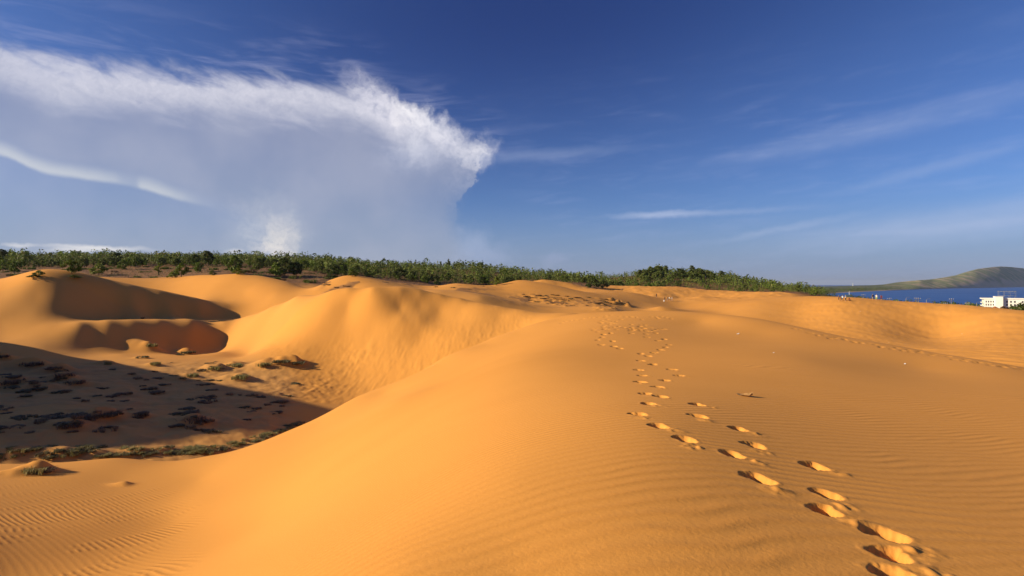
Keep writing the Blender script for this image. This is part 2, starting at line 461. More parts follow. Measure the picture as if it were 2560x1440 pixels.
# the tall dune standing left of the frame, which throws its shadow over the hollow
PTS_B += [(-76, 37, 14.6), (-76, 31, 13.0), (-76, 26, 12.2), (-76, 22, 10.2), (-76, 18, 7.0), (-76, 12, 0.5), (-76, 45, 11.2), (-76, 53, 6.8), (-76, 60, 3.2), (-77, 66, 0.2), (-80, 74, -4.2), (-62, 37, 5.6), (-62, 27, 1.0), (-62, 50, -1.0), (-50, 37, -2.4), (-40, 37, -8.6), (-52, 26, -6.8), (-50, 50, -8.4), (-64, 64, -7.0), (-95, 37, 8), (-120, 42, -1), (-150, 55, -3),
          (-60, 15, -9), (-60, -20, -9), (60, -20, -9), (0, -60, -8), (120, 60, -9), (-120, -60, -6), (120, -60, -6), (-300, 0, -4), (300, 0, -14), (0, -300, -6),
          (-600, 0, 0), (600, 100, -40), (600, -200, -30), (0, -800, -10), (-800, -800, 0)]

KAZ = 2.3


def _tc(x, y):
    r = np.sqrt(x * x + y * y + 0.25)
    return np.arctan2(x, y) * KAZ, np.log(r), r


class Sheet:
    """thin plate through the surveyed points, in bearing and log distance"""
    def __init__(self, pts, smooth=2e-4):
        p = np.array(pts, dtype=np.float64)
        a, l, r = _tc(p[:, 0], p[:, 1])
        g = p[:, 2] / (r + 8.0)
        n = len(p)
        d2 = (a[:, None] - a[None]) ** 2 + (l[:, None] - l[None]) ** 2
        K = 0.5 * d2 * np.log(d2 + 1e-12) + np.eye(n) * smooth
        T = np.stack([np.ones(n), a, l], 1)
        M = np.block([[K, T], [T.T, np.zeros((3, 3))]])
        sol = np.linalg.solve(M, np.concatenate([g, np.zeros(3)]))
        self.a, self.l = a.astype(np.float32), l.astype(np.float32)
        self.w, self.c = sol[:n].astype(np.float32), sol[n:]

    def __call__(self, x, y):
        a, l, r = _tc(x, y)
        a32, l32 = a.astype(np.float32).ravel(), l.astype(np.float32).ravel()
        out = np.empty(a32.size, dtype=np.float64)
        st = 20000
        for i in range(0, a32.size, st):
            d2 = (a32[i:i + st, None] - self.a) ** 2
            d2 += (l32[i:i + st, None] - self.l) ** 2
            d2 *= 0.5 * np.log(d2 + 1e-12)
            out[i:i + st] = d2 @ self.w
        out = out.reshape(a.shape) + self.c[0] + self.c[1] * a + self.c[2] * l
        return out * (r + 8.0)


SHEET_A, SHEET_B = Sheet(PTS_A), Sheet(PTS_B, 4e-4)


def smax(a, b, k):
    h = np.clip(0.5 + 0.5 * (a - b) / k, 0, 1)
    return b + (a - b) * h + k * h * (1 - h)


def layers(x, y):
    a, b = SHEET_A(x, y), SHEET_B(x, y)
    r = np.hypot(x, y)
    a = np.where(r > 75, a - (r - 75) * 0.6, a)
    return a, b


def lift(Zc, co, axis):
    """fill in every second sample along an axis with a cubic through its neighbours (co: true coordinates)"""
    Zc = np.moveaxis(Zc, axis, 0)
    n = len(co)
    out = np.empty((n,) + Zc.shape[1:])
    out[::2] = Zc
    k = np.arange(1, n - 1, 2)
    c = co[::2]
    m = len(c)
    i0 = np.clip(k // 2 - 1, 0, m - 4)
    acc = 0
    for p in range(4):
        w = np.ones(len(k))
        for q_ in range(4):
            if q_ != p: w = w * (co[k] - c[i0 + q_]) / (c[i0 + p] - c[i0 + q_])
        acc = acc + w[:, None] * Zc[i0 + p]
    out[k] = acc
    return np.moveaxis(out, 0, axis)


def pix(x, y, z):
    return 1280 + FOC * x / np.maximum(y, 0.3), HOR - FOC * z / np.maximum(y, 0.3)


HUM = []        # hummocks: x, y, radius, height, tail


def ground0(x, y):
    x = np.asarray(x, dtype=np.float64); y = np.asarray(y, dtype=np.float64)
    a, b = layers(x, y)
    return smax(a, b, 0.35)


def ground(x, y, base=None):
    """height of the bare sand (camera = 0), with hummocks but without footprints"""
    x = np.asarray(x, dtype=np.float64); y = np.asarray(y, dtype=np.float64)
    z = ground0(x, y) if base is None else base
    r = np.hypot(x, y)
    # gentle irregularity everywhere beyond the near dune
    far = sstep(30, 90, r)
    z = z + far * (fbm(x / 16.0, y / 16.0, 3, 5) * 0.16 + fbm(x / 3.0, y / 3.0, 2, 9) * 0.03)
    for (hx, hy, hr, hh, tl) in HUM:
        dx, dy = x - hx, y - hy
        m = (np.abs(dx) < hr * 5) & (np.abs(dy) < hr * 4)
        if not m.any(): continue
        xx = dx[m] if dx.ndim else dx; yy = dy[m] if dy.ndim else dy
        ax = np.where(xx < 0, xx / (1.0 + tl), xx)
        d2 = (ax * ax + yy * yy) / (hr * hr)
        n = 1 + 0.5 * vnoise(x[m] / (hr * 0.7), y[m] / (hr * 0.7), 31)
        z[m] = z[m] + hh * np.exp(-d2 * 1.2) * n
    return z


def sight(u, v, ymin=2.0, ymax=1100.0, n=650, fn=ground0):
    """first ground point along a line of sight"""
    Y = np.exp(np.linspace(math.log(ymin), math.log(ymax), n))
    X = (u - 1280) / FOC * Y
    zr = -(v - HOR) / FOC * Y
    zg = fn(X, Y)
    hit = np.nonzero(zg >= zr)[0]
    i = hit[0] if len(hit) else n - 1
    if i == 0: return X[0], Y[0], float(zg[0])
    d0, d1 = zr[i - 1] - zg[i - 1], zr[i] - zg[i]
    t = d0 / (d0 - d1) if len(hit) else 1.0
    Yh = Y[i - 1] + (Y[i] - Y[i - 1]) * t
    Xh = (u - 1280) / FOC * Yh
    return Xh, Yh, float(fn(np.array([Xh]), np.array([Yh]))[0])


def gz(x, y):
    return float(ground(np.array([x], dtype=float), np.array([y], dtype=float))[0])


# hummocks of blown sand held by plants in the hollow (bearing, dip, radius, height, tail)
for (u, v, hr, hh, tl) in [
    (376, 872, 1.7, 1.0, 0.9), (470, 884, 1.3, 0.8, 0.4), (355, 895, 0.8, 0.35, 0.3), (270, 912, 0.9, 0.45, 1.0), (385, 914, 0.9, 0.35, 0.5), (545, 925, 1.2, 0.7, 1.2),
    (600, 950, 1.2, 0.75, 0.8), (480, 942, 0.8, 0.4, 1.2), (700, 912, 1.6, 0.8, 0.8), (660, 918, 1.2, 0.55, 0.9), (740, 912, 1.2, 0.8, 0.3), (590, 915, 1.2, 0.5, 0.8), (445, 948, 0.6, 0.25, 1.0),
    (75, 920, 2.2, 1.1, 0.5), (165, 948, 1.2, 0.8, 0.3), (150, 930, 1.4, 0.8, 0.6), (30, 960, 1.8, 0.8, 0.5), (10, 895, 1.2, 0.7, 0.6), (200, 960, 1.0, 0.5, 0.5), (105, 970, 1.2, 0.5, 0.4),
    (190, 1065, 1.1, 0.5, 0.3), (240, 1045, 1.0, 0.5, 0.3), (490, 1055, 1.2, 0.5, 0.4), (280, 1040, 1.0, 0.5, 0.3), (350, 1040, 0.8, 0.3, 0.3),
    (400, 1132, 0.8, 0.35, 0.6), (520, 1128, 0.7, 0.3, 0.4), (150, 1140, 0.9, 0.35, 0.5), (250, 1138, 0.9, 0.3, 0.5), (40, 1138, 1.0, 0.4, 0.5), (330, 1136, 0.7, 0.25, 0.5),
    (110, 1180, 0.55, 0.28, 0.9), (85, 1182, 0.5, 0.22, 0.9), (312, 1212, 0.28, 0.13, 0.8), (30, 1188, 0.5, 0.15, 1.0)]:
    hx, hy, _ = sight(u, v)
    HUM.append((hx, hy, hr, hh, tl))
# scrubby lumps among the middle dunes
for k in range(70):
    u = random.choice([random.uniform(1300, 1480), random.uniform(1330, 1440), random.uniform(1470, 1550)])
    v = 745 + (u - 1300) * 0.10 + random.gauss(0, 6)
    hx, hy, _ = sight(u, v, ymin=70)
    HUM.append((hx, hy, random.uniform(0.4, 0.9), random.uniform(0.15, 0.45), 0.3))
for k in range(8):
    hx, hy, _ = sight(1525 + 7 * k + random.uniform(-4, 4), 752 + k * 2.0 + random.uniform(-3, 3), ymin=70)
    HUM.append((hx, hy, random.uniform(0.8, 1.3), random.uniform(0.7, 1.4), 0.2))

# ------------------------------------------------------------------ footprints (bearing, dip, heading, length, depth)
PRINTS = []


def print_at(u, v, head=None, ln=0.235, dp=0.105):
    x, y, _ = sight(u, v, ymin=1.5, ymax=80, n=420)
    PRINTS.append((x, y, head * 0.6 if head is not None else random.uniform(0.2, 0.5), ln * random.uniform(0.95, 1.1), dp * random.uniform(0.85, 1.15)))


# heading: angle from straight ahead towards the left, in radians
for (u, v, hd) in [
    (2245, 1440, 0.55), (2225, 1385, 0.45), (2215, 1335, 0.55), (2062, 1275, 0.55), (2065, 1235, 0.1), (2035, 1165, 0.75), (1895, 1195, 0.55),
    (1830, 1135, 0.9), (1885, 1113, 0.15), (1845, 1072, 0.85), (1712, 1098, 0.25), (1645, 1064, 0.7), (1745, 1040, 0.2), (1742, 1011, 1.05), (1594, 1035, 0.25),
    (1622, 1009, 0.4), (1652, 991, 0.25), (1612, 984, 0.2), (1645, 967, 0.5), (1662, 951, 0.3), (1602, 955, 0.2), (1606, 939, 0.4), (1597, 925, 0.2),
    (1698, 939, 0.5), (1682, 924, 0.3), (1632, 911, 0.5), (1602, 902, 0.1), (1620, 890, 0.4), (1636, 882, 0.3), (1602, 884, 0.2), (1652, 875, 0.3), (1664, 868, 0.3),
    (1672, 862, 0.3), (1550, 871, 0.8), (1504, 862, 0.1), (1535, 866, 0.9), (1494, 850, 0.1), (1506, 843, 0.1), (1509, 836, 0.1), (1494, 830, 0.1), (1526, 833, 0.5), (1532, 853, 0.5),
    (1646, 852, 0.3), (1660, 848, 0.3), (1618, 843, 0.3), (1615, 835, 0.4), (1580, 834, 0.3), (1625, 829, 0.3), (1600, 824, 0.3), (1612, 821, 0.3), (1574, 827, 0.4), (1638, 832, 0.2)]:
    print_at(u, v, hd)
# the trampled spot and the far trail towards the brow
for k in range(34):
    t = random.random()
    print_at(random.gauss(1600, 26), random.gauss(822, 5), random.uniform(-0.5, 1.0), 0.3, 0.07)
for k in range(26):
    print_at(random.gauss(1520, 22), random.gauss(806 + random.choice([0, 14]), 6), random.uniform(-0.5, 1.0), 0.3, 0.07)
for k in range(12):
    print_at(1405 + k * 11 + random.uniform(-3, 3), 806 - k * 1.7 + random.uniform(-1.5, 1.5), -0.9, 0.3, 0.07)
for k in range(14):
    print_at(random.gauss(1600, 40), random.uniform(789, 800), 0.3, 0.3, 0.06)
# the walked edge along the right hand side of the near dune
_e = [(1980, 818), (2060, 834), (2100, 843), (2160, 853), (2230, 864), (2300, 876), (2370, 888), (2440, 899), (2520, 912), (2600, 926)]
for i in range(len(_e) - 1):
    for k in range(5):
        t = (k + random.random()) / 5
        print_at(_e[i][0] + (_e[i + 1][0] - _e[i][0]) * t, _e[i][1] + (_e[i + 1][1] - _e[i][1]) * t + random.uniform(2.5, 9), -1.1, 0.3, 0.06)


def dent(x, y, z):
    """press the footprints into the sand"""
    cut = np.zeros_like(z)
    for i, (px, py, hd, ln, dp) in enumerate(PRINTS):
        m = (np.abs(x - px) < 0.55) & (np.abs(y - py) < 0.55)
        if not m.any(): continue
        dx, dy = x[m] - px, y[m] - py
        fx, fy = -math.sin(hd), math.cos(hd)          # toe direction
        s = dx * fx + dy * fy                          # along the foot
        c = dx * fy - dy * fx                          # across, right positive
        rs = random.Random(i)
        side = 1 if i % 2 else -1
        wob = 0.16 * vnoise(x[m] * 8 + i, y[m] * 8, 77) + 0.16 * vnoise(x[m] * 21 + i, y[m] * 21, 78) + 0.10 * vnoise(x[m] * 47 + i, y[m] * 47, 79)
        half = ln * 0.5
        k1, k2 = rs.uniform(0.8, 1.15), rs.uniform(0.8, 1.2)
        # ball of the foot, heel, and the bridge between them
        db = np.sqrt(((s - half * 0.48) / (half * 0.62 * k1)) ** 2 + ((c - side * 0.012) / (0.104 * k2)) ** 2)
        dh = np.sqrt(((s + half * 0.58) / (half * 0.50 * k2)) ** 2 + ((c + side * 0.006) / (0.088 * k1)) ** 2)
        dm = np.sqrt((s / (half * 0.75)) ** 2 + ((c + side * 0.008) / 0.095) ** 2)
        d = np.minimum(np.minimum(db, dh), dm) + wob
        pit = 1 - sstep(0.70, 1.08, d)
        floor = 0.72 + 0.28 * (dh < db) * rs.uniform(0.3, 1.3) + 0.22 * rs.uniform(-1, 1) * np.clip(s / half, -1, 1) + 0.35 * vnoise(x[m] * 14, y[m] * 14 + i, 80)
        rim = np.exp(-((d - 1.30) / 0.20) ** 2) * (0.3 + vnoise(x[m] * 16 + i, y[m] * 16, 81) * 1.2)
        # sand flung out ahead of and behind the foot
        ps = np.exp(-(((s - side * 0.02 + half + 0.13) / 0.09) ** 2 + ((c - side * 0.05) / 0.10) ** 2)) * np.clip(vnoise(x[m] * 18, y[m] * 18 + i, 82) + 0.15, 0, 1)
        cut[m] = cut[m] * (1 - pit * 0.75) + dp * (-pit * floor + 0.05 * rim + ps * 0.4 * (1 - pit))
    return z + cut


# ------------------------------------------------------------------ sand
SAND_A, SAND_B = (0.65, 0.290, 0.062), (0.70, 0.318, 0.072)
SAND_CREST = (0.46, 0.185, 0.036)
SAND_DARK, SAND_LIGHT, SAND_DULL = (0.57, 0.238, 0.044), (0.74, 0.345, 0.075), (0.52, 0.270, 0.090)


def sand_material():
    m = bpy.data.materials.new('sand')
    m.use_nodes = True
    nt = m.node_tree
    bs = nt.nodes['Principled BSDF']
    bs.inputs['Roughness'].default_value = 0.9
    bs.inputs['Specular IOR Level'].default_value = 0.12
    geo = nt.nodes.new('ShaderNodeNewGeometry')
    pos = geo.outputs['Position']
    sep = nt.nodes.new('ShaderNodeSeparateXYZ')
    nt.links.new(pos, sep.inputs[0])
    x, y, z = (S(nt, sep.outputs[i]) for i in range(3))

    def att(name):
        a = nt.nodes.new('ShaderNodeAttribute')
        a.attribute_name = name
        return S(nt, a.outputs['Fac'])
    litter, rip, rip2, lay, tone, bend = att('litter'), att('ripple'), att('braid'), att('pale'), att('tone'), att('bend')
    fine = noise(nt, pos, 200.0, 1.0, 0.7)
    grain = noise(nt, pos, 26.0, 2.0, 0.7)
    ln = noise(nt, pos, 1.1, 4.0, 0.68)
    c = mixc(nt, tone, SAND_A, SAND_B)
    c = mixc(nt, grain.ss(0.3, 0.75) * 0.3, c, SAND_DARK)
    c = mixc(nt, fine.ss(0.35, 0.75) * 0.25, c, SAND_LIGHT)
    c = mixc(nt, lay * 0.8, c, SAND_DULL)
    # dark litter, roots and red soil under the scrub
    soil = mixc(nt, ln.ss(0.35, 0.65), (0.11, 0.065, 0.034), (0.29, 0.145, 0.070))
    c = mixc(nt, (litter * (0.6 + ln * 0.9)).clamp(), c, soil)
    # wind ripples
    ph = (y * 0.957 - x * 0.29 + bend) * (6.2832 / 0.165)
    r1 = (ph.sin() * 0.5 + 0.5).pow(1.4)
    ph2 = (x * 0.66 + y * 0.75 + bend * 0.4) * (6.2832 / 0.16)
    r2 = (ph2.sin() * 0.5 + 0.5).pow(1.4)
    c = mixc(nt, (r1 * rip * 0.20 + r2 * rip2 * 0.20).clamp(), c, SAND_CREST)
    nt.links.new(c, bs.inputs['Base Color'])
    h = r1 * rip * 0.0085 + r2 * rip2 * 0.0085
    h = h + (grain - 0.5) * 0.0034 + (fine - 0.5) * 0.0007
    h = h + litter * ln * 0.25
    bp = nt.nodes.new('ShaderNodeBump')
    bp.inputs['Strength'].default_value = 1.0
    bp.inputs['Distance'].default_value = 1.0
    nt.links.new(h.s, bp.inputs['Height'])
    nt.links.new(bp.outputs[0], bs.inputs['Normal'])
    return m


def build_ground():
    def seg(a, b, n): return np.exp(np.linspace(math.log(a), math.log(b), n, endpoint=False))
    rr = np.concatenate([seg(0.02, 2.6, 50), seg(2.6, 14, 400), seg(14, 52, 190), seg(52, 110, 150), seg(110, 340, 130), np.exp(np.linspace(math.log(340), math.log(1500), 51))])
    aa = np.radians(np.concatenate([np.linspace(-180, -48, 110, endpoint=False), np.linspace(-48, 47, 880, endpoint=False), np.linspace(47, 179, 101)]))
    nr, na = len(rr), len(aa)
    R, A = np.meshgrid(rr, aa, indexing='ij')
    X, Y = R * np.sin(A), R * np.cos(A)
    ac, bc = layers(X[::2, ::2], Y[::2, ::2])
    lr_ = np.log(rr)
    a, b = (lift(lift(q_, lr_, 0), aa, 1) for q_ in (ac, bc))
    Z0 = smax(a, b, 0.35)
    # the seam straight behind the viewer: blend both ends to the same height
    wgt = sstep(math.radians(150), math.radians(180), np.abs(A))
    mean = 0.5 * (Z0[:, :1] + Z0[:, -1:])
    Z0 = Z0 * (1 - wgt) + mean * wgt
    Z = ground(X, Y, Z0.copy())
    U, V = pix(X, Y, Z)
    onA = sstep(-0.1, 0.4, a - b) * (R < 60)
    # lee face of the middle ridge: small slumps and tracks
    face = (R > 58) & (R < 96) & (onA < 0.5)
    fm = sstep(620, 700, U) * (1 - sstep(1290, 1400, U)) * face
    low = sstep(800, 900, V + (U - 900) * 0.12)
    patch = np.exp(-(((U - 880) / 60) ** 2 + ((V - 885) / 32) ** 2)) + np.exp(-(((U - 800) / 70) ** 2 + ((V - 965) / 40) ** 2)) + 0.8 * np.exp(-(((U - 700) / 60) ** 2 + ((V - 870) / 20) ** 2))
    st = np.abs(fbm(X / 0.55, (Y + X * 0.25) / 3.2, 3, 51)) * 0.5
    Z = Z + fm * ((0.15 + 0.6 * low) * (0.22 * st) + low * patch * 0.16 * np.clip(fbm(X / 0.8, Y / 0.9, 3, 52), -0.3, 0.5))
    # streaked faces at the far right
    gm = sstep(1880, 2050, U) * (V > 752) * (onA < 0.5) * (R > 70) * (R < 190)
    Z = Z + gm * 0.16 * fbm((X + Y * 0.35) / 0.9, Y / 5.0, 3, 61)
    # scrubby floor of the hollow
    hm = (onA < 0.5) * (R > 30) * (R < 100) * sstep(780, 700, U) * sstep(885, 930, V)
    Z = Z + hm * (0.16 * fbm(X / 1.3, Y / 1.3, 3, 71))
    # scrub at the foot of the wood
    sm = sstep(200, 250, R) * (R < 500)
    Z = Z + sm * 0.5 * fbm(X / 4.0, Y / 4.0, 3, 81)
    near = R < 70
    Zn = Z.copy()
    Zn[near] = dent(X[near], Y[near], Z[near])
    Z = Zn
    co = np.stack([X, Y, Z + CAMZ], -1).reshape(-1, 3)
    i, j = np.meshgrid(np.arange(nr - 1), np.arange(na), indexing='ij')
    j2 = (j + 1) % na
    F = np.stack([i * na + j, (i + 1) * na + j, (i + 1) * na + j2, i * na + j2], -1).reshape(-1, 4)[:, ::-1]
    me = mesh_np('sand_dunes', co, F, True)
    att = {}
    litter = sstep(205, 250, R + 25 * fbm(X / 22, Y / 22, 3, 91)) * np.ones_like(R)
    # bare sand of the right hand dunes reaches farther out
    litter = litter * (1 - sstep(1490, 1530, U) * (1 - sstep(345, 380, R))) * (1 - sstep(1220, 1330, U) * (1 - sstep(245, 290, R)))
    mid = np.exp(-(((U - 1360) / 110) ** 2 + ((V - 752 - (U - 1360) * 0.06) / 12) ** 2)) * (R > 100) * (R < 200) * sstep(0.0, 0.25, fbm(X / 3, Y / 6, 4, 93))
    lr = (fbm(X / 5, Y / 3, 4, 95) > -0.02)
    strip = sstep(780, 830, U) * sstep(1300, 1150, U) * sstep(128, 140, R) * (R < 260) * sstep(-0.05, 0.25, fbm(X / 6, Y / 12, 4, 97)) * (V > 704)
    att['litter'] = np.clip(litter + 0.9 * mid + 0.75 * strip + hm * 0.2 * sstep(0.05, 0.4, fbm(X / 2.6, Y / 2.2, 4, 99)), 0, 1)
    fade = 1 - sstep(12, 45, R)
    w1, w2 = fbm(X * 0.22, Y * 0.22, 3, 101), fbm(X * 1.1, Y * 1.1, 3, 103)
    att['bend'] = w1 * 0.8 + w2 * 0.09
    att['tone'] = np.clip(0.5 + 1.2 * fbm(X * 0.11, Y * 0.11, 4, 105), 0, 1)
    am = sstep(-0.35, 0.35, fbm(X * 0.6, Y * 0.9, 3, 107)) * 0.5 + 0.5
    att['ripple'] = onA * (0.4 + 0.6 * sstep(820, 1050, U + (V - 1000) * 0.4)) * fade * am * sstep(400, 560, U)
    am2 = sstep(-0.06, 0.22, fbm((X * 0.95 - Y * 0.3) * 1.6, (X * 0.05 + Y * 0.16) * 1.6, 4, 109))
    att['braid'] = onA * sstep(560, 380, U + (V - 1300) * 0.10) * sstep(1165, 1290, V) * sstep(34, 24, R) * (0.2 + 0.8 * am2)
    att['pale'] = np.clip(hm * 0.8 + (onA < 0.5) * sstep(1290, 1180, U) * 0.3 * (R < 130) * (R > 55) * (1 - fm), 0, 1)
    for k, v in att.items():
        at = me.attributes.new(k, 'FLOAT', 'POINT')
        at.data.foreach_set('value', np.asarray(v * np.ones_like(R), dtype=np.float32).ravel())
    o = link('sand_dunes', me, sand_material())
    tag(o, kind='structure')
    return o


SAND = build_ground()


# ------------------------------------------------------------------ plain materials
def mat(name, col, rough=0.7, spec=0.3, var=0.0, vscale=8.0, metal=0.0):
    m = bpy.data.materials.new(name)
    m.use_nodes = True
    nt = m.node_tree
    b = nt.nodes['Principled BSDF']
    b.inputs['Roughness'].default_value = rough
    b.inputs['Specular IOR Level'].default_value = spec
    b.inputs['Metallic'].default_value = metal
    if var:
        tc = nt.nodes.new('ShaderNodeTexCoord')
        n = noise(nt, tc.outputs['Object'], vscale, 3.0, 0.6)
        dark = tuple(c * (1 - var) for c in col)
        nt.links.new(mixc(nt, n.ss(0.3, 0.7), dark, col), b.inputs['Base Color'])
    else:
        b.inputs['Base Color'].default_value = (*col, 1)
    return m


def leaf_mat(name, a, b_, dry=None):
    """leaves: tint varies with the plant and through the crown; a little light comes through"""
    m = bpy.data.materials.new(name)
    m.use_nodes = True
    nt = m.node_tree
    bs = nt.nodes['Principled BSDF']
    bs.inputs['Roughness'].default_value = 0.6
    bs.inputs['Specular IOR Level'].default_value = 0.2
    geo = nt.nodes.new('ShaderNodeNewGeometry')
    oi = nt.nodes.new('ShaderNodeObjectInfo')
    n = noise(nt, geo.outputs['Position'], 0.55, 2.0, 0.6)
    isl = S(nt, geo.outputs['Random Per Island'])
    rnd = S(nt, oi.outputs['Random'])
    c = mixc(nt, (n * 0.5 + isl * 0.4 + rnd * 0.3 - 0.1).clamp(), a, b_)
    if dry:
        c = mixc(nt, isl.ss(0.78, 0.95) * 0.8, c, dry)
    nt.links.new(c, bs.inputs['Base Color'])
    tr = nt.nodes.new('ShaderNodeBsdfTranslucent')
    nt.links.new(c, tr.inputs['Color'])
    mx = nt.nodes.new('ShaderNodeMixShader')
    mx.inputs[0].default_value = 0.25
    out = nt.nodes['Material Output']
    nt.links.new(bs.outputs[0], mx.inputs[1])
    nt.links.new(tr.outputs[0], mx.inputs[2])
    nt.links.new(mx.outputs[0], out.inputs[0])
    return m


M_BARK = mat('bark', (0.10, 0.078, 0.055), 0.9, 0.1, 0.4, 6)
M_BARKP = mat('pale_bark', (0.24, 0.20, 0.16), 0.9, 0.1, 0.4, 6)
M_LEAF = leaf_mat('bright_foliage', (0.055, 0.100, 0.012), (0.200, 0.270, 0.034), (0.19, 0.15, 0.055))
M_DARK = leaf_mat('dark_foliage', (0.028, 0.050, 0.011), (0.105, 0.135, 0.028), (0.13, 0.10, 0.045))
M_DRY = leaf_mat('thin_foliage', (0.075, 0.105, 0.022), (0.180, 0.225, 0.045), (0.22, 0.165, 0.080))
M_YEL = leaf_mat('yellow_green_foliage', (0.100, 0.140, 0.015), (0.27, 0.30, 0.045))
M_RED = leaf_mat('reddish_foliage', (0.08, 0.065, 0.022), (0.21, 0.105, 0.042))
M_GRASS = leaf_mat('dune_grass', (0.170, 0.165, 0.060), (0.38, 0.33, 0.135), (0.36, 0.25, 0.11))
M_GREY = leaf_mat('grey_green_creeper', (0.095, 0.095, 0.050), (0.21, 0.19, 0.095), (0.22, 0.15, 0.075))
M_MAT = leaf_mat('brown_creeper', (0.13, 0.092, 0.052), (0.25, 0.19, 0.105), (0.10, 0.062, 0.036))
M_TWIG = leaf_mat('dead_twigs', (0.070, 0.045, 0.028), (0.18, 0.115, 0.065))
M_SEA = None


# ------------------------------------------------------------------ sea and far headland
def build_sea():
    m = bpy.data.materials.new('sea_water')
    m.use_nodes = True
    nt = m.node_tree
    b = nt.nodes['Principled BSDF']
    b.inputs['Roughness'].default_value = 0.5
    b.inputs['Specular IOR Level'].default_value = 0.22
    geo = nt.nodes.new('ShaderNodeNewGeometry')
    sep = nt.nodes.new('ShaderNodeSeparateXYZ')
    nt.links.new(geo.outputs['Position'], sep.inputs[0])
    x, y = S(nt, sep.outputs[0]), S(nt, sep.outputs[1])
    n = noise(nt, xyz(nt, x * 0.004, y * 0.0011, 0.0), 1.0, 6.0, 0.65)
    c = mixc(nt, n.ss(0.35, 0.7), (0.026, 0.086, 0.300), (0.044, 0.118, 0.345))
    nt.links.new(c, b.inputs['Base Color'])
    w = noise(nt, xyz(nt, x * 0.06, y * 0.03, 0.0), 1.0, 4.0, 0.7)
    bp = nt.nodes.new('ShaderNodeBump')
    bp.inputs['Strength'].default_value = 0.5
    bp.inputs['Distance'].default_value = 3.0
    nt.links.new(w.s, bp.inputs['Height'])
    nt.links.new(bp.outputs[0], b.inputs['Normal'])
    rr = [0.0, 400, 1500, 4000, 9000, 20000, 45000]
    na = 96
    V = [[0, 0, 0]] + [[r * math.sin(6.28318530718 * k / na), r * math.cos(6.28318530718 * k / na), 0] for r in rr[1:] for k in range(na)]
    F3, F4 = [], []
    bm = bmesh.new()
    vs = [bm.verts.new(v) for v in V]
    for k in range(na):
        bm.faces.new((vs[0], vs[1 + (k + 1) % na], vs[1 + k]))
        for i in range(len(rr) - 2):
            a = 1 + i * na
            bm.faces.new((vs[a + k], vs[a + (k + 1) % na], vs[a + na + (k + 1) % na], vs[a + na + k]))
    bmesh.ops.recalc_face_normals(bm, faces=bm.faces)
    me = bpy.data.meshes.new('sea')
    bm.to_mesh(me); bm.free()
    o = link('sea', me, m)
    tag(o, kind='structure')


build_sea()


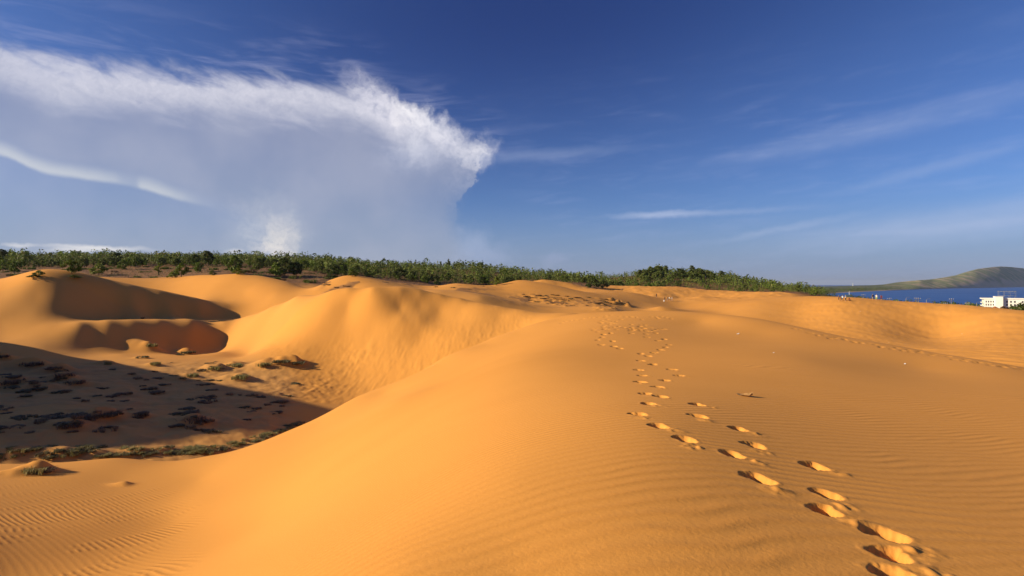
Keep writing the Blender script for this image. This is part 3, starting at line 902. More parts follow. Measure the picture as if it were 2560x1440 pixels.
def build_headland():
    m = bpy.data.materials.new('headland_scrub')
    m.use_nodes = True
    nt = m.node_tree
    b = nt.nodes['Principled BSDF']
    b.inputs['Roughness'].default_value = 0.95
    b.inputs['Specular IOR Level'].default_value = 0.05
    geo = nt.nodes.new('ShaderNodeNewGeometry')
    a = nt.nodes.new('ShaderNodeAttribute'); a.attribute_name = 'bare'
    bare = S(nt, a.outputs['Fac'])
    a2 = nt.nodes.new('ShaderNodeAttribute'); a2.attribute_name = 'wooded'
    wood = S(nt, a2.outputs['Fac'])
    n = noise(nt, geo.outputs['Position'], 0.0042, 6.0, 0.66)
    n2 = noise(nt, geo.outputs['Position'], 0.018, 4.0, 0.7)
    c = mixc(nt, n2.ss(0.3, 0.7), (0.150, 0.180, 0.085), (0.285, 0.290, 0.140))
    c = mixc(nt, (bare + n.ss(0.48, 0.62) * 0.85).clamp(), c, (0.56, 0.400, 0.280))
    c = mixc(nt, wood, c, (0.070, 0.088, 0.048))
    nt.links.new(c, b.inputs['Base Color'])
    us = np.linspace(2015, 3100, 330)
    ts = np.concatenate([np.linspace(-0.05, 0.25, 14), np.linspace(0.27, 1.0, 46), np.linspace(1.05, 1.6, 10)])
    shore = np.interp(us, [2015, 2060, 2105, 2160, 2200, 2260, 2330, 2400, 2480, 2560, 2800, 3100], [738, 735.5, 732, 729.5, 727.5, 725, 722.5, 720.8, 719.2, 717.6, 716, 716])
    crest = np.interp(us, [2015, 2060, 2110, 2180, 2210, 2240, 2290, 2340, 2390, 2415, 2440, 2470, 2500, 2530, 2560, 2700, 2900, 3100], [717, 716, 715, 713, 711, 706, 701, 697, 688, 680, 673, 669, 666, 667.5, 671, 662, 690, 700])
    Ys = CAMZ * FOC / (shore - HOR)
    Yc = Ys * np.interp(us, [2015, 2200, 2300, 2560], [1.85, 1.5, 1.22, 1.28])
    U, T = np.meshgrid(us, ts, indexing='ij')
    Y = Ys[:, None] + (Yc - Ys)[:, None] * T
    hc = (HOR - crest)[:, None] / FOC * Yc[:, None] + CAMZ         # crest height above the sea
    prof = np.where(T < 1, np.clip(T, 0, 1) ** 0.85, np.clip(1 - (T - 1) * 1.4, -0.2, 1))
    prof = np.where(T < 0.02, T * 1.0, prof)
    Z = np.maximum(hc, 3) * prof
    X = (U - 1280) / FOC * Y
    rel = np.clip(hc / 120.0, 0.05, 1)
    gul = fbm(X / 420.0, Y / 900.0, 5, 201) * 16 * rel + fbm(X / 90, Y / 160, 3, 205) * 5
    Z = Z + gul * np.clip(T * 3, 0, 1) * np.clip(1.15 - T, 0.12, 1)
    Z = np.where(T < 0, -6, Z)
    nu, ntt = U.shape
    co = np.stack([X, Y, Z], -1).reshape(-1, 3)
    i, j = np.meshgrid(np.arange(nu - 1), np.arange(ntt - 1), indexing='ij')
    F = np.stack([i * ntt + j, (i + 1) * ntt + j, (i + 1) * ntt + j + 1, i * ntt + j + 1], -1).reshape(-1, 4)
    me = mesh_np('headland', co, F, True)
    bare = sstep(2360, 2480, U) * (1 - sstep(0.16, 0.34, T + 0.25 * fbm(X / 300, Y / 500, 3, 211))) * 0.9
    bare = np.maximum(bare, (T < 0.045) * 0.9)
    bare = np.maximum(bare, 0.9 * np.exp(-(((U - 2218) / 5) ** 2 + ((T - 0.8) / 0.2) ** 2)))
    wood = (1 - sstep(2210, 2300, U)) * sstep(0.03, 0.08, T)
    for k, v in (('bare', bare), ('wooded', wood * 0.85)):
        at = me.attributes.new(k, 'FLOAT', 'POINT')
        at.data.foreach_set('value', v.astype(np.float32).ravel())
    o = link('headland', me, m)
    tag(o, kind='structure')
    return us, shore, Ys


HEAD = build_headland()


# ------------------------------------------------------------------ plants: meshes shared between alike plants
def leaf_cloud(centres, radii, n, size, rng, flat=0.8, up=0.0):
    """n small leaf sprays scattered through clumps; returns vertices (n*4, 3) and faces"""
    c = np.array(centres); r = np.array(radii)
    w = r ** 2; w = w / w.sum()
    k = rng.choice(len(c), n, p=w)
    d = rng.normal(size=(n, 3)); d /= np.linalg.norm(d, axis=1)[:, None]
    rad = r[k] * rng.random(n) ** 0.45
    p = c[k] + d * rad[:, None] * np.array([1, 1, flat])
    nrm = d + rng.normal(size=(n, 3)) * 0.8 + np.array([0, 0, up])
    nrm /= np.linalg.norm(nrm, axis=1)[:, None]
    t = np.cross(nrm, rng.normal(size=(n, 3))); t /= np.linalg.norm(t, axis=1)[:, None]
    b = np.cross(nrm, t)
    s = size * rng.uniform(0.55, 1.25, n)[:, None]
    a = s * rng.uniform(0.45, 0.8, n)[:, None]
    V = np.stack([p - t * s, p - b * a, p + t * s, p + b * a], 1).reshape(-1, 3)
    F = np.arange(n * 4).reshape(-1, 4)
    return V, F


def tube(path, radii, sides=6):
    """tapered tube along a path"""
    path = [np.array(q, dtype=float) for q in path]
    V, F = [], []
    for i, q in enumerate(path):
        d = path[min(i + 1, len(path) - 1)] - path[max(i - 1, 0)]
        d /= np.linalg.norm(d) + 1e-9
        a = np.cross(d, [0.31, 0.95, 0.05]); a /= np.linalg.norm(a) + 1e-9
        b = np.cross(d, a)
        for k in range(sides):
            th = 2 * math.pi * k / sides
            V.append(q + (a * math.cos(th) + b * math.sin(th)) * radii[i])
    for i in range(len(path) - 1):
        for k in range(sides):
            F.append((i * sides + k, i * sides + (k + 1) % sides, (i + 1) * sides + (k + 1) % sides, (i + 1) * sides + k))
    return np.array(V), np.array(F)


def merge(parts):
    V, F, o = [], [], 0
    for v, f in parts:
        V.append(v); F.append(f + o); o += len(v)
    return np.concatenate(V), np.concatenate(F)


def make_tree(kind, seed):
    """unit-height tree: returns trunk mesh, crown mesh"""
    rng = np.random.default_rng(seed)
    parts, cen, rad = [], [], []
    lean = rng.normal(0, 0.04, 2)
    if kind == 'round':
        th, n, cr = 0.40, 12, 0.40
    elif kind == 'bush':
        th, n, cr = 0.18, 9, 0.42
    elif kind == 'slim':
        th, n, cr = 0.55, 8, 0.17
    else:  # tall
        th, n, cr = 0.60, 11, 0.24
    top = np.array([lean[0], lean[1], 0.92])
    parts.append(tube([(0, 0, -0.06), (lean[0] * 0.3, lean[1] * 0.3, th * 0.5), (lean[0] * 0.6, lean[1] * 0.6, th), top * 0.9], [0.028, 0.022, 0.016, 0.004]))
    for i in range(n):
        f = (i + 0.5) / n
        ang = i * 2.4 + rng.uniform(-0.4, 0.4)
        if kind == 'round': z = 0.20 + 0.68 * f; out = cr * math.sin(math.pi * (0.16 + 0.74 * f)) * rng.uniform(0.55, 1.1)
        elif kind == 'bush': z = 0.16 + 0.62 * f; out = cr * math.cos(1.35 * f) * rng.uniform(0.6, 1.1)
        elif kind == 'slim': z = 0.22 + 0.68 * f; out = cr * math.sin(math.pi * (0.2 + 0.75 * f)) * rng.uniform(0.3, 1.1)
        else: z = 0.34 + 0.56 * f; out = cr * math.sin(math.pi * (0.12 + 0.76 * f)) * rng.uniform(0.5, 1.15)
        e = np.array([math.cos(ang) * out, math.sin(ang) * out, z])
        base = np.array([lean[0], lean[1], 1.0]) * max(th * 0.45, z - 0.2)
        parts.append(tube([base, (base + e) / 2 + [0, 0, 0.02], e], [0.010, 0.007, 0.002], 4))
        cen.append(e); rad.append({'round': 0.17, 'bush': 0.19, 'slim': 0.105, 'tall': 0.14}[kind] * rng.uniform(0.75, 1.2))
    cen.append(top * 0.96); rad.append({'round': 0.15, 'bush': 0.16, 'slim': 0.07, 'tall': 0.11}[kind])
    num = {'round': 900, 'bush': 800, 'slim': 320, 'tall': 700}[kind]
    V, F = leaf_cloud(cen, rad, num, {'round': 0.058, 'bush': 0.062, 'slim': 0.047, 'tall': 0.048}[kind], rng, 0.8)
    V[:, 2] = np.maximum(V[:, 2], 0.01)
    tv, tf = merge(parts)
    return mesh_np('trunk', tv, tf, True), mesh_np('crown', V, F, False)


TREES = {}
for kind, cnt in (('round', 4), ('bush', 4), ('slim', 4), ('tall', 3)):
    TREES[kind] = [make_tree(kind, 40 + 7 * i + len(kind)) for i in range(cnt)]
_VAR = {}


def plant_tree(name, kind, leaf, x, y, z, h, w, label, cat, group=None, bark=None, idx=None):
    """w: crown width over the natural width for that height"""
    i = idx if idx is not None else random.randrange(len(TREES[kind]))
    bark = bark or M_BARK
    key = (kind, i, leaf.name, bark.name)
    if key not in _VAR:
        t, c = TREES[kind][i]
        t, c = t.copy(), c.copy()
        t.name, c.name = 'trunk', 'crown'
        t.materials.append(bark); c.materials.append(leaf)
        _VAR[key] = (t, c)
    t, c = _VAR[key]
    e = bpy.data.objects.new(name, None)
    e.empty_display_size = 0.3
    COL.objects.link(e)
    e.location = (x, y, z + CAMZ)
    e.rotation_euler = (0, 0, random.uniform(0, 6.28))
    e.scale = (h * w, h * w, h)
    for nm, me in (('trunk', t), ('crown', c)):
        o = bpy.data.objects.new(nm, me)
        COL.objects.link(o)
        o.parent = e
    tag(e, label, cat, group)
    return e


NATW = {'round': 0.95, 'bush': 1.1, 'slim': 0.45, 'tall': 0.62}


def tree_sight(name, kind, leaf, u, vb, hp, wp, label, cat='tree', group=None, ymin=60, **kw):
    x, y, _ = sight(u, vb, ymin=ymin, fn=ground)
    h = hp * y / FOC
    w = (wp / hp) / NATW[kind]
    return plant_tree(name, kind, leaf, x, y, gz(x, y) - 0.1, h, w, label, cat, group, **kw)


# trees one can tell apart along the near edge of the wood
for a in [
    ('leafy_bush', 'bush', M_YEL, 247, 687, 30, 46, 'wide yellow-green bush behind the low dune at the far left', 'bush'),
    ('young_tree', 'round', M_LEAF, 180, 684, 36, 42, 'bright green tree standing just left of the wide yellow-green bush', 'tree'),
    ('young_tree', 'round', M_LEAF, 307, 675, 27, 25, 'small rounded green tree right of the wide yellow-green bush', 'tree'),
    ('young_tree', 'round', M_LEAF, 339, 668, 24, 27, 'small green tree higher up the slope, second right of the wide yellow-green bush', 'tree'),
    ('young_tree', 'slim', M_YEL, 396, 687, 33, 24, 'upright light green tree on the brown scrub slope, standing alone', 'tree'),
    ('young_tree', 'round', M_LEAF, 453, 692, 36, 34, 'leafy tree on the brown scrub slope behind the sunlit dune crest', 'tree'),
    ('low_bush', 'bush', M_LEAF, 432, 694, 15, 28, 'low bush at the left foot of the leafy tree on the scrub slope', 'bush'),
    ('young_tree', 'round', M_LEAF, 495, 682, 28, 27, 'compact green tree left of the bare reddish sand slope', 'tree'),
    ('low_bush', 'bush', M_DRY, 531, 688, 13, 24, 'low grey-green bush on the bare reddish sand slope', 'bush'),
    ('young_tree', 'round', M_LEAF, 586, 683, 46, 38, 'tall light green tree right above the sunlit dune crest', 'tree'),
    ('leafy_bush', 'bush', M_YEL, 597, 686, 18, 34, 'bright yellow-green bush at the foot of the tall tree above the dune crest', 'bush'),
    ('young_tree', 'round', M_DRY, 643, 678, 36, 32, 'dull green tree between the tall light tree and the big dark one', 'tree'),
    ('dark_tree', 'round', M_DARK, 712, 690, 48, 46, 'big dark green tree behind the right flank of the sunlit dune', 'tree'),
    ('leafy_bush', 'bush', M_LEAF, 690, 691, 36, 44, 'bright rounded bush in front of the big dark green tree', 'bush'),
    ('dark_tree', 'round', M_DARK, 742, 691, 38, 38, 'dark tree close on the right of the biggest dark one', 'tree'),
    ('young_tree', 'round', M_LEAF, 758, 674, 26, 36, 'green tree behind and right of the pair of dark trees', 'tree'),
    ('young_tree', 'round', M_LEAF, 790, 676, 20, 26, 'small green tree halfway between the dark pair and the pale bush', 'tree'),
    ('dark_tree', 'round', M_DARK, 833, 692, 33, 42, 'broad dark tree just left of the small orange dune', 'tree'),
    ('young_tree', 'round', M_LEAF, 37, 684, 34, 36, 'green tree above the rounded dune top at the far left', 'tree'),
    ('young_tree', 'round', M_LEAF, 8, 680, 32, 30, 'green tree cut by the left edge of the picture', 'tree'),
    ('low_bush', 'bush', M_LEAF, 97, 689, 15, 30, 'low green bush right behind the shoulder of the far left dune', 'bush'),
    ('low_bush', 'bush', M_DARK, 84, 693, 9, 30, 'low dark bush against the crest of the far left dune', 'bush'),
    ('dark_tree', 'tall', M_DARK, 521, 664, 38, 34, 'tall dark tree standing out of the skyline above the scrub slope', 'tree'),
    ('dark_tree', 'tall', M_DARK, 490, 662, 28, 30, 'dark tree on the skyline next to the tallest one there', 'tree'),
    ('dark_tree', 'tall', M_DARK, 289, 661, 30, 30, 'dark tree on the skyline at the left, over the wide yellow-green bush', 'tree'),
    ('dark_tree', 'tall', M_DARK, 8, 655, 33, 26, 'dark tree on the skyline in the left corner of the wood', 'tree'),
    ('pale_bush', 'bush', M_YEL, 921, 692, 21, 27, 'pale rounded bush right behind the small orange dune', 'bush'),
    ('dark_tree', 'bush', M_DARK, 1000, 698, 34, 44, 'dark bushy tree at the edge of the wood, right of the pale bush', 'tree'),
    ('dark_tree', 'bush', M_DARK, 1032, 703, 26, 32, 'dark bushy tree next to the first one right of the pale bush', 'tree'),
    ('low_bush', 'bush', M_LEAF, 1062, 708, 21, 28, 'green bush at the end of the row of dark bushy trees', 'bush'),
    ('low_bush', 'bush', M_DARK, 1092, 712, 11, 22, 'small dark bush over the low middle dune', 'bush'),
    ('leafy_bush', 'bush', M_LEAF, 853, 690, 28, 32, 'green bush behind the left end of the small orange dune', 'bush'),
    ('leafy_bush', 'bush', M_LEAF, 880, 691, 21, 30, 'green bush behind the top of the small orange dune', 'bush'),
    ('leafy_bush', 'bush', M_LEAF, 1213, 711, 24, 34, 'green bush left of the twin orange dunes', 'bush'),
    ('leafy_bush', 'bush', M_YEL, 1241, 713, 24, 27, 'light green bush touching the left end of the twin orange dunes', 'bush'),
    ('leafy_bush', 'bush', M_LEAF, 1120, 701, 20, 28, 'green bush halfway between the dark bushes and the twin orange dunes', 'bush'),
    ('spreading_bush', 'bush', M_DARK, 1485, 721, 27, 44, 'large dark bush with bare sand round it, among the right middle dunes', 'bush'),
    ('spreading_bush', 'bush', M_DARK, 1508, 721, 22, 34, 'dark bush leaning on the right side of the largest one among the middle dunes', 'bush'),
    ('dune_bush', 'bush', M_DRY, 186, 695, 9, 46, 'low spreading green shrub on the crest of the dune at the left', 'bush'),
]:
    tree_sight(*a[:7], a[7], a[8])
# slender trees on the hill top
for (u, h, lab) in [(1122, 24, 'tallest of three slender trees sticking out of the wooded hill top'), (1136, 17, 'short slender tree right of the tallest on the wooded hill top'), (1102, 16, 'thin slender tree left of the tallest on the wooded hill top')]:
    Y = 424.0
    x = (u - 1280) / FOC * Y
    plant_tree('slender_tree', 'slim', M_DARK, x, Y, gz(x, Y), h * Y / FOC * 0.95 + 1.5, 0.75, lab, 'tree')

# the plantation: the nearest rows as single trees, what lies behind as one wood
PLANT = 'young trees of the plantation'
n_single = 0
rows = []
for k in range(900):
    u = random.uniform(-60, 2040)
    y0 = np.interp(u, [-60, 300, 700, 850, 1000, 1250, 1450, 1520, 1700, 1900, 2040], [305, 300, 285, 250, 268, 305, 328, 360, 410, 368, 330])
    Y = y0 + random.random() ** 1.3 * 130
    rows.append((Y - y0, u, Y))
rows.sort()
singles, rest = rows[:200], rows[200:]
for (_, u, Y) in singles:
    x = (u - 1280) / FOC * Y
    h = random.uniform(3.6, 5.6)
    kind = random.choice(['slim', 'slim', 'round', 'round', 'bush'])
    if kind == 'bush': h *= 0.7
    plant_tree('plantation_tree', kind, random.choice([M_LEAF, M_DRY, M_DRY, M_DARK]), x, Y, gz(x, Y) - 0.1, h, random.uniform(0.85, 1.25),
               'small green tree in the front rows of the plantation below the skyline', 'tree', PLANT)
# the two knolls of tall dense trees at the right end of the wood
KN = 'tall trees on the two wooded knolls'
for k in range(46):
    g = random.choice([(1632, 28), (1748, 34)])
    u = random.gauss(g[0], g[1] * 0.75)
    Y = random.uniform(430, 500)
    x = (u - 1280) / FOC * Y
    plant_tree('knoll_tree', 'tall', random.choice([M_DARK, M_DARK, M_DRY]), x, Y, gz(x, Y) - 0.2, random.uniform(6.5, 10.0), random.uniform(0.95, 1.4),
               'tall dense dark tree on one of the two wooded knolls', 'tree', KN, bark=M_BARKP)


def wood_mass(name, spots, mats_, seed, label, cat, leaves=34):
    """many trees that read as one mass: slim trunk and a handful of leaf sprays each"""
    rng = np.random.default_rng(seed)
    lv, tv, tf, lf = [], [], [], []
    n = len(spots)
    S_ = np.array(spots)                      # x, y, z, height, width
    gz_ = S_[:, 2]
    L = leaves
    k = np.repeat(np.arange(n), L)
    f = rng.random(n * L)
    hh = 0.16 + 0.84 * f
    ang = rng.uniform(0, 2 * math.pi, n * L)
    out = np.sin(np.pi * (0.20 + 0.68 * f)) ** 0.7 * rng.random(n * L) ** 0.5
    lump = 1 + 0.45 * np.sin(ang * 2 + k * 1.7 + f * 7)
    p = np.stack([S_[k, 0] + np.cos(ang) * out * lump * S_[k, 4] * 0.5, S_[k, 1] + np.sin(ang) * out * lump * S_[k, 4] * 0.5, gz_[k] + hh * S_[k, 3] * rng.uniform(0.94, 1.04, n * L)], 1)
    nrm = np.stack([np.cos(ang), np.sin(ang), f * 1.2 - 0.2], 1) + rng.normal(size=(n * L, 3)) * 0.7
    nrm /= np.linalg.norm(nrm, axis=1)[:, None]
    t = np.cross(nrm, rng.normal(size=(n * L, 3))); t /= np.linalg.norm(t, axis=1)[:, None]
    b = np.cross(nrm, t)
    s = (S_[k, 3] * 0.088 * rng.uniform(0.6, 1.3, n * L))[:, None]
    V = np.stack([p - t * s, p - b * s * 0.65, p + t * s, p + b * s * 0.65], 1).reshape(-1, 3)
    F = np.arange(len(V)).reshape(-1, 4)
    nl = len(F)
    # trunks: thin three-sided spikes
    r = (S_[:, 3] * 0.016)[:, None]
    ph = np.array([0, 2.1, 4.2])
    ring = np.stack([S_[:, 0:1] + np.cos(ph) * r, S_[:, 1:2] + np.sin(ph) * r, np.repeat(gz_[:, None] - 0.3, 3, 1)], -1)
    tip = np.stack([S_[:, 0], S_[:, 1], gz_ + S_[:, 3] * 0.85], -1)
    TV = np.concatenate([ring, tip[:, None]], 1).reshape(-1, 3)
    o = len(V) + np.arange(n)[:, None] * 4
    TF = np.concatenate([o + np.array([[0, 1, 3, 3]]), o + np.array([[1, 2, 3, 3]]), o + np.array([[2, 0, 3, 3]])])
    VV = np.concatenate([V, TV]); VV[:, 2] += CAMZ
    me = bpy.data.meshes.new(name)
    nf4, nf3 = nl, len(TF)
    me.vertices.add(len(VV)); me.vertices.foreach_set('co', VV.astype(np.float32).ravel())
    loops = np.concatenate([F.ravel(), TF[:, :3].ravel()]).astype(np.int32)
    me.loops.add(len(loops)); me.loops.foreach_set('vertex_index', loops)
    me.polygons.add(nf4 + nf3)
    ls = np.concatenate([np.arange(nf4) * 4, nf4 * 4 + np.arange(nf3) * 3]).astype(np.int32)
    lt = np.concatenate([np.full(nf4, 4), np.full(nf3, 3)]).astype(np.int32)
    me.polygons.foreach_set('loop_start', ls); me.polygons.foreach_set('loop_total', lt)
    for m_ in mats_: me.materials.append(m_)
    mi = np.concatenate([rng.integers(0, len(mats_) - 1, n)[k], np.full(nf3, len(mats_) - 1)]).astype(np.int32)
    me.polygons.foreach_set('material_index', mi)
    me.update(calc_edges=True)
    ob = link(name, me)
    tag(ob, label, cat, kind='stuff')
    return ob


def spots_from(us, Ys, h0, h1, w0, w1):
    us, Ys = np.array(us), np.array(Ys)
    xs = (us - 1280) / FOC * Ys
    zs = ground(xs, Ys)
    h = RNG.uniform(h0, h1, len(us)) * (1.0 + 0.75 * fbm(us / 34.0, Ys / 22.0, 3, 401)) * np.where(RNG.random(len(us)) < 0.07, 1.25, 1.0)
    return np.stack([xs, Ys, zs, h, h * RNG.uniform(w0, w1, len(us))], 1)


us, Ys = [r[1] for r in rest], [r[2] for r in rest]
n2 = 3600
ue = RNG.uniform(-260, 2060, n2)
Ye = np.interp(ue, [-260, 300, 700, 850, 1000, 1250, 1450, 1520, 1700, 1900, 2060], [330, 325, 310, 285, 300, 340, 360, 395, 430, 395, 350]) + RNG.random(n2) ** 1.1 * 190
sp = spots_from(list(us) + list(ue), list(Ys) + list(Ye), 3.4, 5.6, 0.45, 0.85)
wood_mass('distant_wood', sp, [M_LEAF, M_DRY, M_DRY, M_DARK, M_BARK], 3, 'belt of young green wood covering the ridge behind the dunes', 'wood', 30)
# low green growth that closes the ground between the trees
n3 = 8000
ub = RNG.uniform(-200, 2050, n3)
Yb = np.interp(ub, [-260, 300, 700, 850, 1000, 1250, 1450, 1520, 1700, 1900, 2060], [318, 312, 300, 246, 262, 300, 322, 355, 405, 362, 325]) + RNG.random(n3) ** 1.2 * 170
keep = (ub > 780) | (RNG.random(n3) < 0.75)
sp = spots_from(ub[keep], Yb[keep], 1.6, 3.4, 0.9, 1.6)
wood_mass('undergrowth', sp, [M_LEAF, M_DRY, M_YEL, M_DARK, M_BARK], 13, 'low green undergrowth filling the ground of the young wood', 'undergrowth', 14)
n4 = 1500
uc = RNG.uniform(-120, 870, n4)
Yc = RNG.uniform(214, 318, n4)
go = fbm(uc / 60.0, Yc / 9.0, 3, 405) > -0.12
sp = spots_from(uc[go], Yc[go], 0.7, 1.7, 1.2, 2.2)
wood_mass('low_scrub', sp, [M_DRY, M_TWIG, M_DARK, M_DRY, M_BARK], 17, 'brownish low scrub spread over the slope below the wood', 'scrub', 14)
# trees of the shore strip behind the right hand dune
shore_u = RNG.uniform(2040, 2452, 150)
shore_Y = RNG.uniform(300, 460, 150)
sp = spots_from(shore_u, shore_Y, 6.0, 9.5, 0.6, 1.0)
vt = np.interp(shore_u, [2040, 2100, 2180, 2240, 2300, 2380, 2470], [735, 742, 746, 752, 753, 757, 757]) + RNG.uniform(-3, 8, 150)
sp[:, 3] = np.clip(-(vt - HOR) / FOC * shore_Y - sp[:, 2], 3, 14)
wood_mass('shore_wood', sp, [M_DARK, M_DRY, M_DARK, M_BARK], 5, 'dark strip of shore trees behind the right hand dune crest', 'wood', 60)
# trees on the low spit across the bay
us, shore, Ysh = HEAD
fu = RNG.uniform(2040, 2285, 420)
fY = np.interp(fu, us, Ysh) * RNG.uniform(1.02, 1.25, 420)
sp = np.stack([(fu - 1280) / FOC * fY, fY, np.full(420, -CAMZ + 3.0), RNG.uniform(9, 20, 420), RNG.uniform(16, 34, 420)], 1)
wood_mass('spit_wood', sp, [M_DARK, M_DARK, M_DRY, M_BARK], 8, 'dark low wood along the far shore of the bay', 'wood', 30)


# ------------------------------------------------------------------ creeping plants and grass in the hollow
def make_clump(seed, n, spread, hgt, wid, kind='grass'):
    """a mat of blades or twigs about one metre across"""
    rng = np.random.default_rng(seed)
    V, F = [], []
    tufts = rng.normal(0, spread * 0.42, (max(5, n // 14), 2))
    tufts = np.clip(tufts, -0.55 * spread, 0.55 * spread)
    for i in range(n):
        b = tufts[rng.integers(len(tufts))] + rng.normal(0, 0.07, 2)
        ang = rng.uniform(0, 6.28)
        ln = hgt * rng.uniform(0.5, 1.15)
        lean = rng.uniform(0.15, 0.95) if kind == 'grass' else rng.uniform(0.5, 1.5)
        d = np.array([math.cos(ang), math.sin(ang)])
        s = np.array([-d[1], d[0]]) * wid * rng.uniform(0.6, 1.3)
        p0 = np.array([b[0], b[1], -0.04])
        p1 = np.array([*(b + d * ln * lean * 0.4), ln * 0.65])
        p2 = np.array([*(b + d * ln * lean), ln * (1.0 - 0.3 * lean)])
        o = len(V)
        V += [p0 - [*s, 0], p0 + [*s, 0], p1 + [*s * 0.8, 0], p1 - [*s * 0.8, 0], p2 + [*s * 0.15, 0], p2 - [*s * 0.15, 0]]
        F += [(o, o + 1, o + 2, o + 3), (o + 3, o + 2, o + 4, o + 5)]
    return mesh_np('clump', np.array(V), np.array(F), False)


CL = {'grass': [make_clump(300 + i, 230, 0.75, 0.34, 0.022) for i in range(4)],
      'creeper': [make_clump(320 + i, 260, 0.95, 0.20, 0.034, 'mat') for i in range(4)],
      'twig': [make_clump(340 + i, 150, 0.60, 0.34, 0.014, 'twig') for i in range(3)]}
_CV = {}


def clump(name, kind, mtl, u, v, size, label, cat, group=None, hs=1.0, xy=None):
    i = random.randrange(len(CL[kind]))
    key = (kind, i, mtl.name)
    if key not in _CV:
        me = CL[kind][i].copy()
        me.materials.append(mtl)
        _CV[key] = me
    x, y = xy if xy else sight(u, v, ymin=8, fn=ground)[:2]
    o = bpy.data.objects.new(name, _CV[key])
    COL.objects.link(o)
    o.location = (x, y, gz(x, y) + CAMZ - 0.01)
    o.rotation_euler = (0, 0, random.uniform(0, 6.28))
    o.scale = (size, size, size * hs)
    tag(o, label, cat, group)
    return o


for (nm, kd, mt, u, v, sz, lab, ct) in [
    ('grass_tuft', 'grass', M_GRASS, 378, 866, 1.5, 'grass capping the large pointed hummock at the top of the hollow', 'grass tuft'),
    ('creeper_mat', 'creeper', M_GREY, 472, 880, 1.5, 'dark grey-green mat on the rounded hummock right of the pointed one', 'plant'),
    ('creeper_mat', 'creeper', M_GREY, 445, 888, 1.0, 'grey-green mat between the two highest hummocks of the hollow', 'plant'),
    ('creeper_mat', 'creeper', M_GREY, 356, 893, 1.0, 'grey-green mat below the large pointed hummock', 'plant'),
    ('grass_tuft', 'grass', M_GRASS, 272, 910, 1.0, 'grass tuft on a small hummock left of the pointed one', 'grass tuft'),
    ('grass_tuft', 'grass', M_GRASS, 388, 911, 1.0, 'grass tuft on the lit low hummock in the middle of the hollow', 'grass tuft'),
    ('grass_tuft', 'grass', M_GRASS, 537, 923, 1.2, 'grass tuft on the sunlit hummock near the shadow edge', 'grass tuft'),
    ('grass_tuft', 'grass', M_GRASS, 600, 946, 1.4, 'round grass tuft throwing a long shadow on the sand', 'grass tuft'),
    ('grass_tuft', 'grass', M_GRASS, 484, 940, 1.0, 'grass tuft at the left end of the sunlit row of hummocks', 'grass tuft'),
    ('creeper_mat', 'creeper', M_GRASS, 595, 913, 1.5, 'pale creeping plants over the left part of the sunlit bank', 'plant'),
    ('grass_tuft', 'grass', M_GRASS, 662, 914, 1.3, 'grass tuft in the middle of the sunlit bank', 'grass tuft'),
    ('creeper_mat', 'creeper', M_GREY, 705, 904, 1.5, 'grey-green mat on the crown of the sunlit bank', 'plant'),
    ('creeper_mat', 'creeper', M_GREY, 742, 908, 1.4, 'thick mat at the right end of the sunlit bank, beside the trampled slope', 'plant'),
    ('creeper_mat', 'creeper', M_GREY, 735, 960, 0.9, 'lone green mat at the foot of the trampled slope', 'plant'),
    ('grass_tuft', 'grass', M_GRASS, 455, 948, 0.7, 'small grass tuft at the tip of the sunlit row of hummocks', 'grass tuft'),
    ('dead_shrub', 'twig', M_TWIG, 80, 912, 2.2, 'dark dead shrub on the biggest shaded hummock at the left', 'shrub'),
    ('dead_shrub', 'twig', M_TWIG, 162, 940, 1.8, 'dark dead shrub on the shaded hummock right of the biggest', 'shrub'),
    ('dead_shrub', 'twig', M_TWIG, 130, 922, 1.5, 'dark dead shrub between the two shaded hummocks', 'shrub'),
    ('dead_shrub', 'twig', M_TWIG, 30, 957, 1.9, 'dark dead shrub low on the shaded bank near the left edge', 'shrub'),
    ('dead_shrub', 'twig', M_TWIG, 188, 958, 1.7, 'dark dead shrub at the right end of the shaded bank', 'shrub'),
    ('dead_shrub', 'twig', M_TWIG, 12, 892, 1.6, 'dark dead shrub highest up the shaded bank at the left edge', 'shrub'),
    ('dead_shrub', 'twig', M_TWIG, 190, 1065, 1.5, 'lowest dark dead shrub on the shaded floor of the hollow', 'shrub'),
    ('dead_shrub', 'twig', M_TWIG, 232, 1042, 1.4, 'dark dead shrub just above the lowest one on the hollow floor', 'shrub'),
    ('dead_shrub', 'twig', M_TWIG, 280, 1036, 1.4, 'dark dead shrub second from the lowest one on the hollow floor', 'shrub'),
    ('dead_shrub', 'twig', M_TWIG, 352, 1042, 1.0, 'small dark dead shrub at the right of the row on the hollow floor', 'shrub'),
    ('dead_shrub', 'twig', M_TWIG, 488, 1052, 1.6, 'dark tangled dead shrub alone in the middle of the hollow floor', 'shrub'),
    ('grass_tuft', 'grass', M_GRASS, 85, 1181, 0.7, 'dry tuft on the left lump of sand in the near left slope', 'grass tuft'),
    ('dead_shrub', 'twig', M_TWIG, 112, 1178, 0.8, 'twiggy plant on the right lump of sand in the near left slope', 'shrub'),
]:
    clump(nm, kd, mt, u, v, sz, lab, ct, None, 0.6 if kd == 'twig' else 1.0)

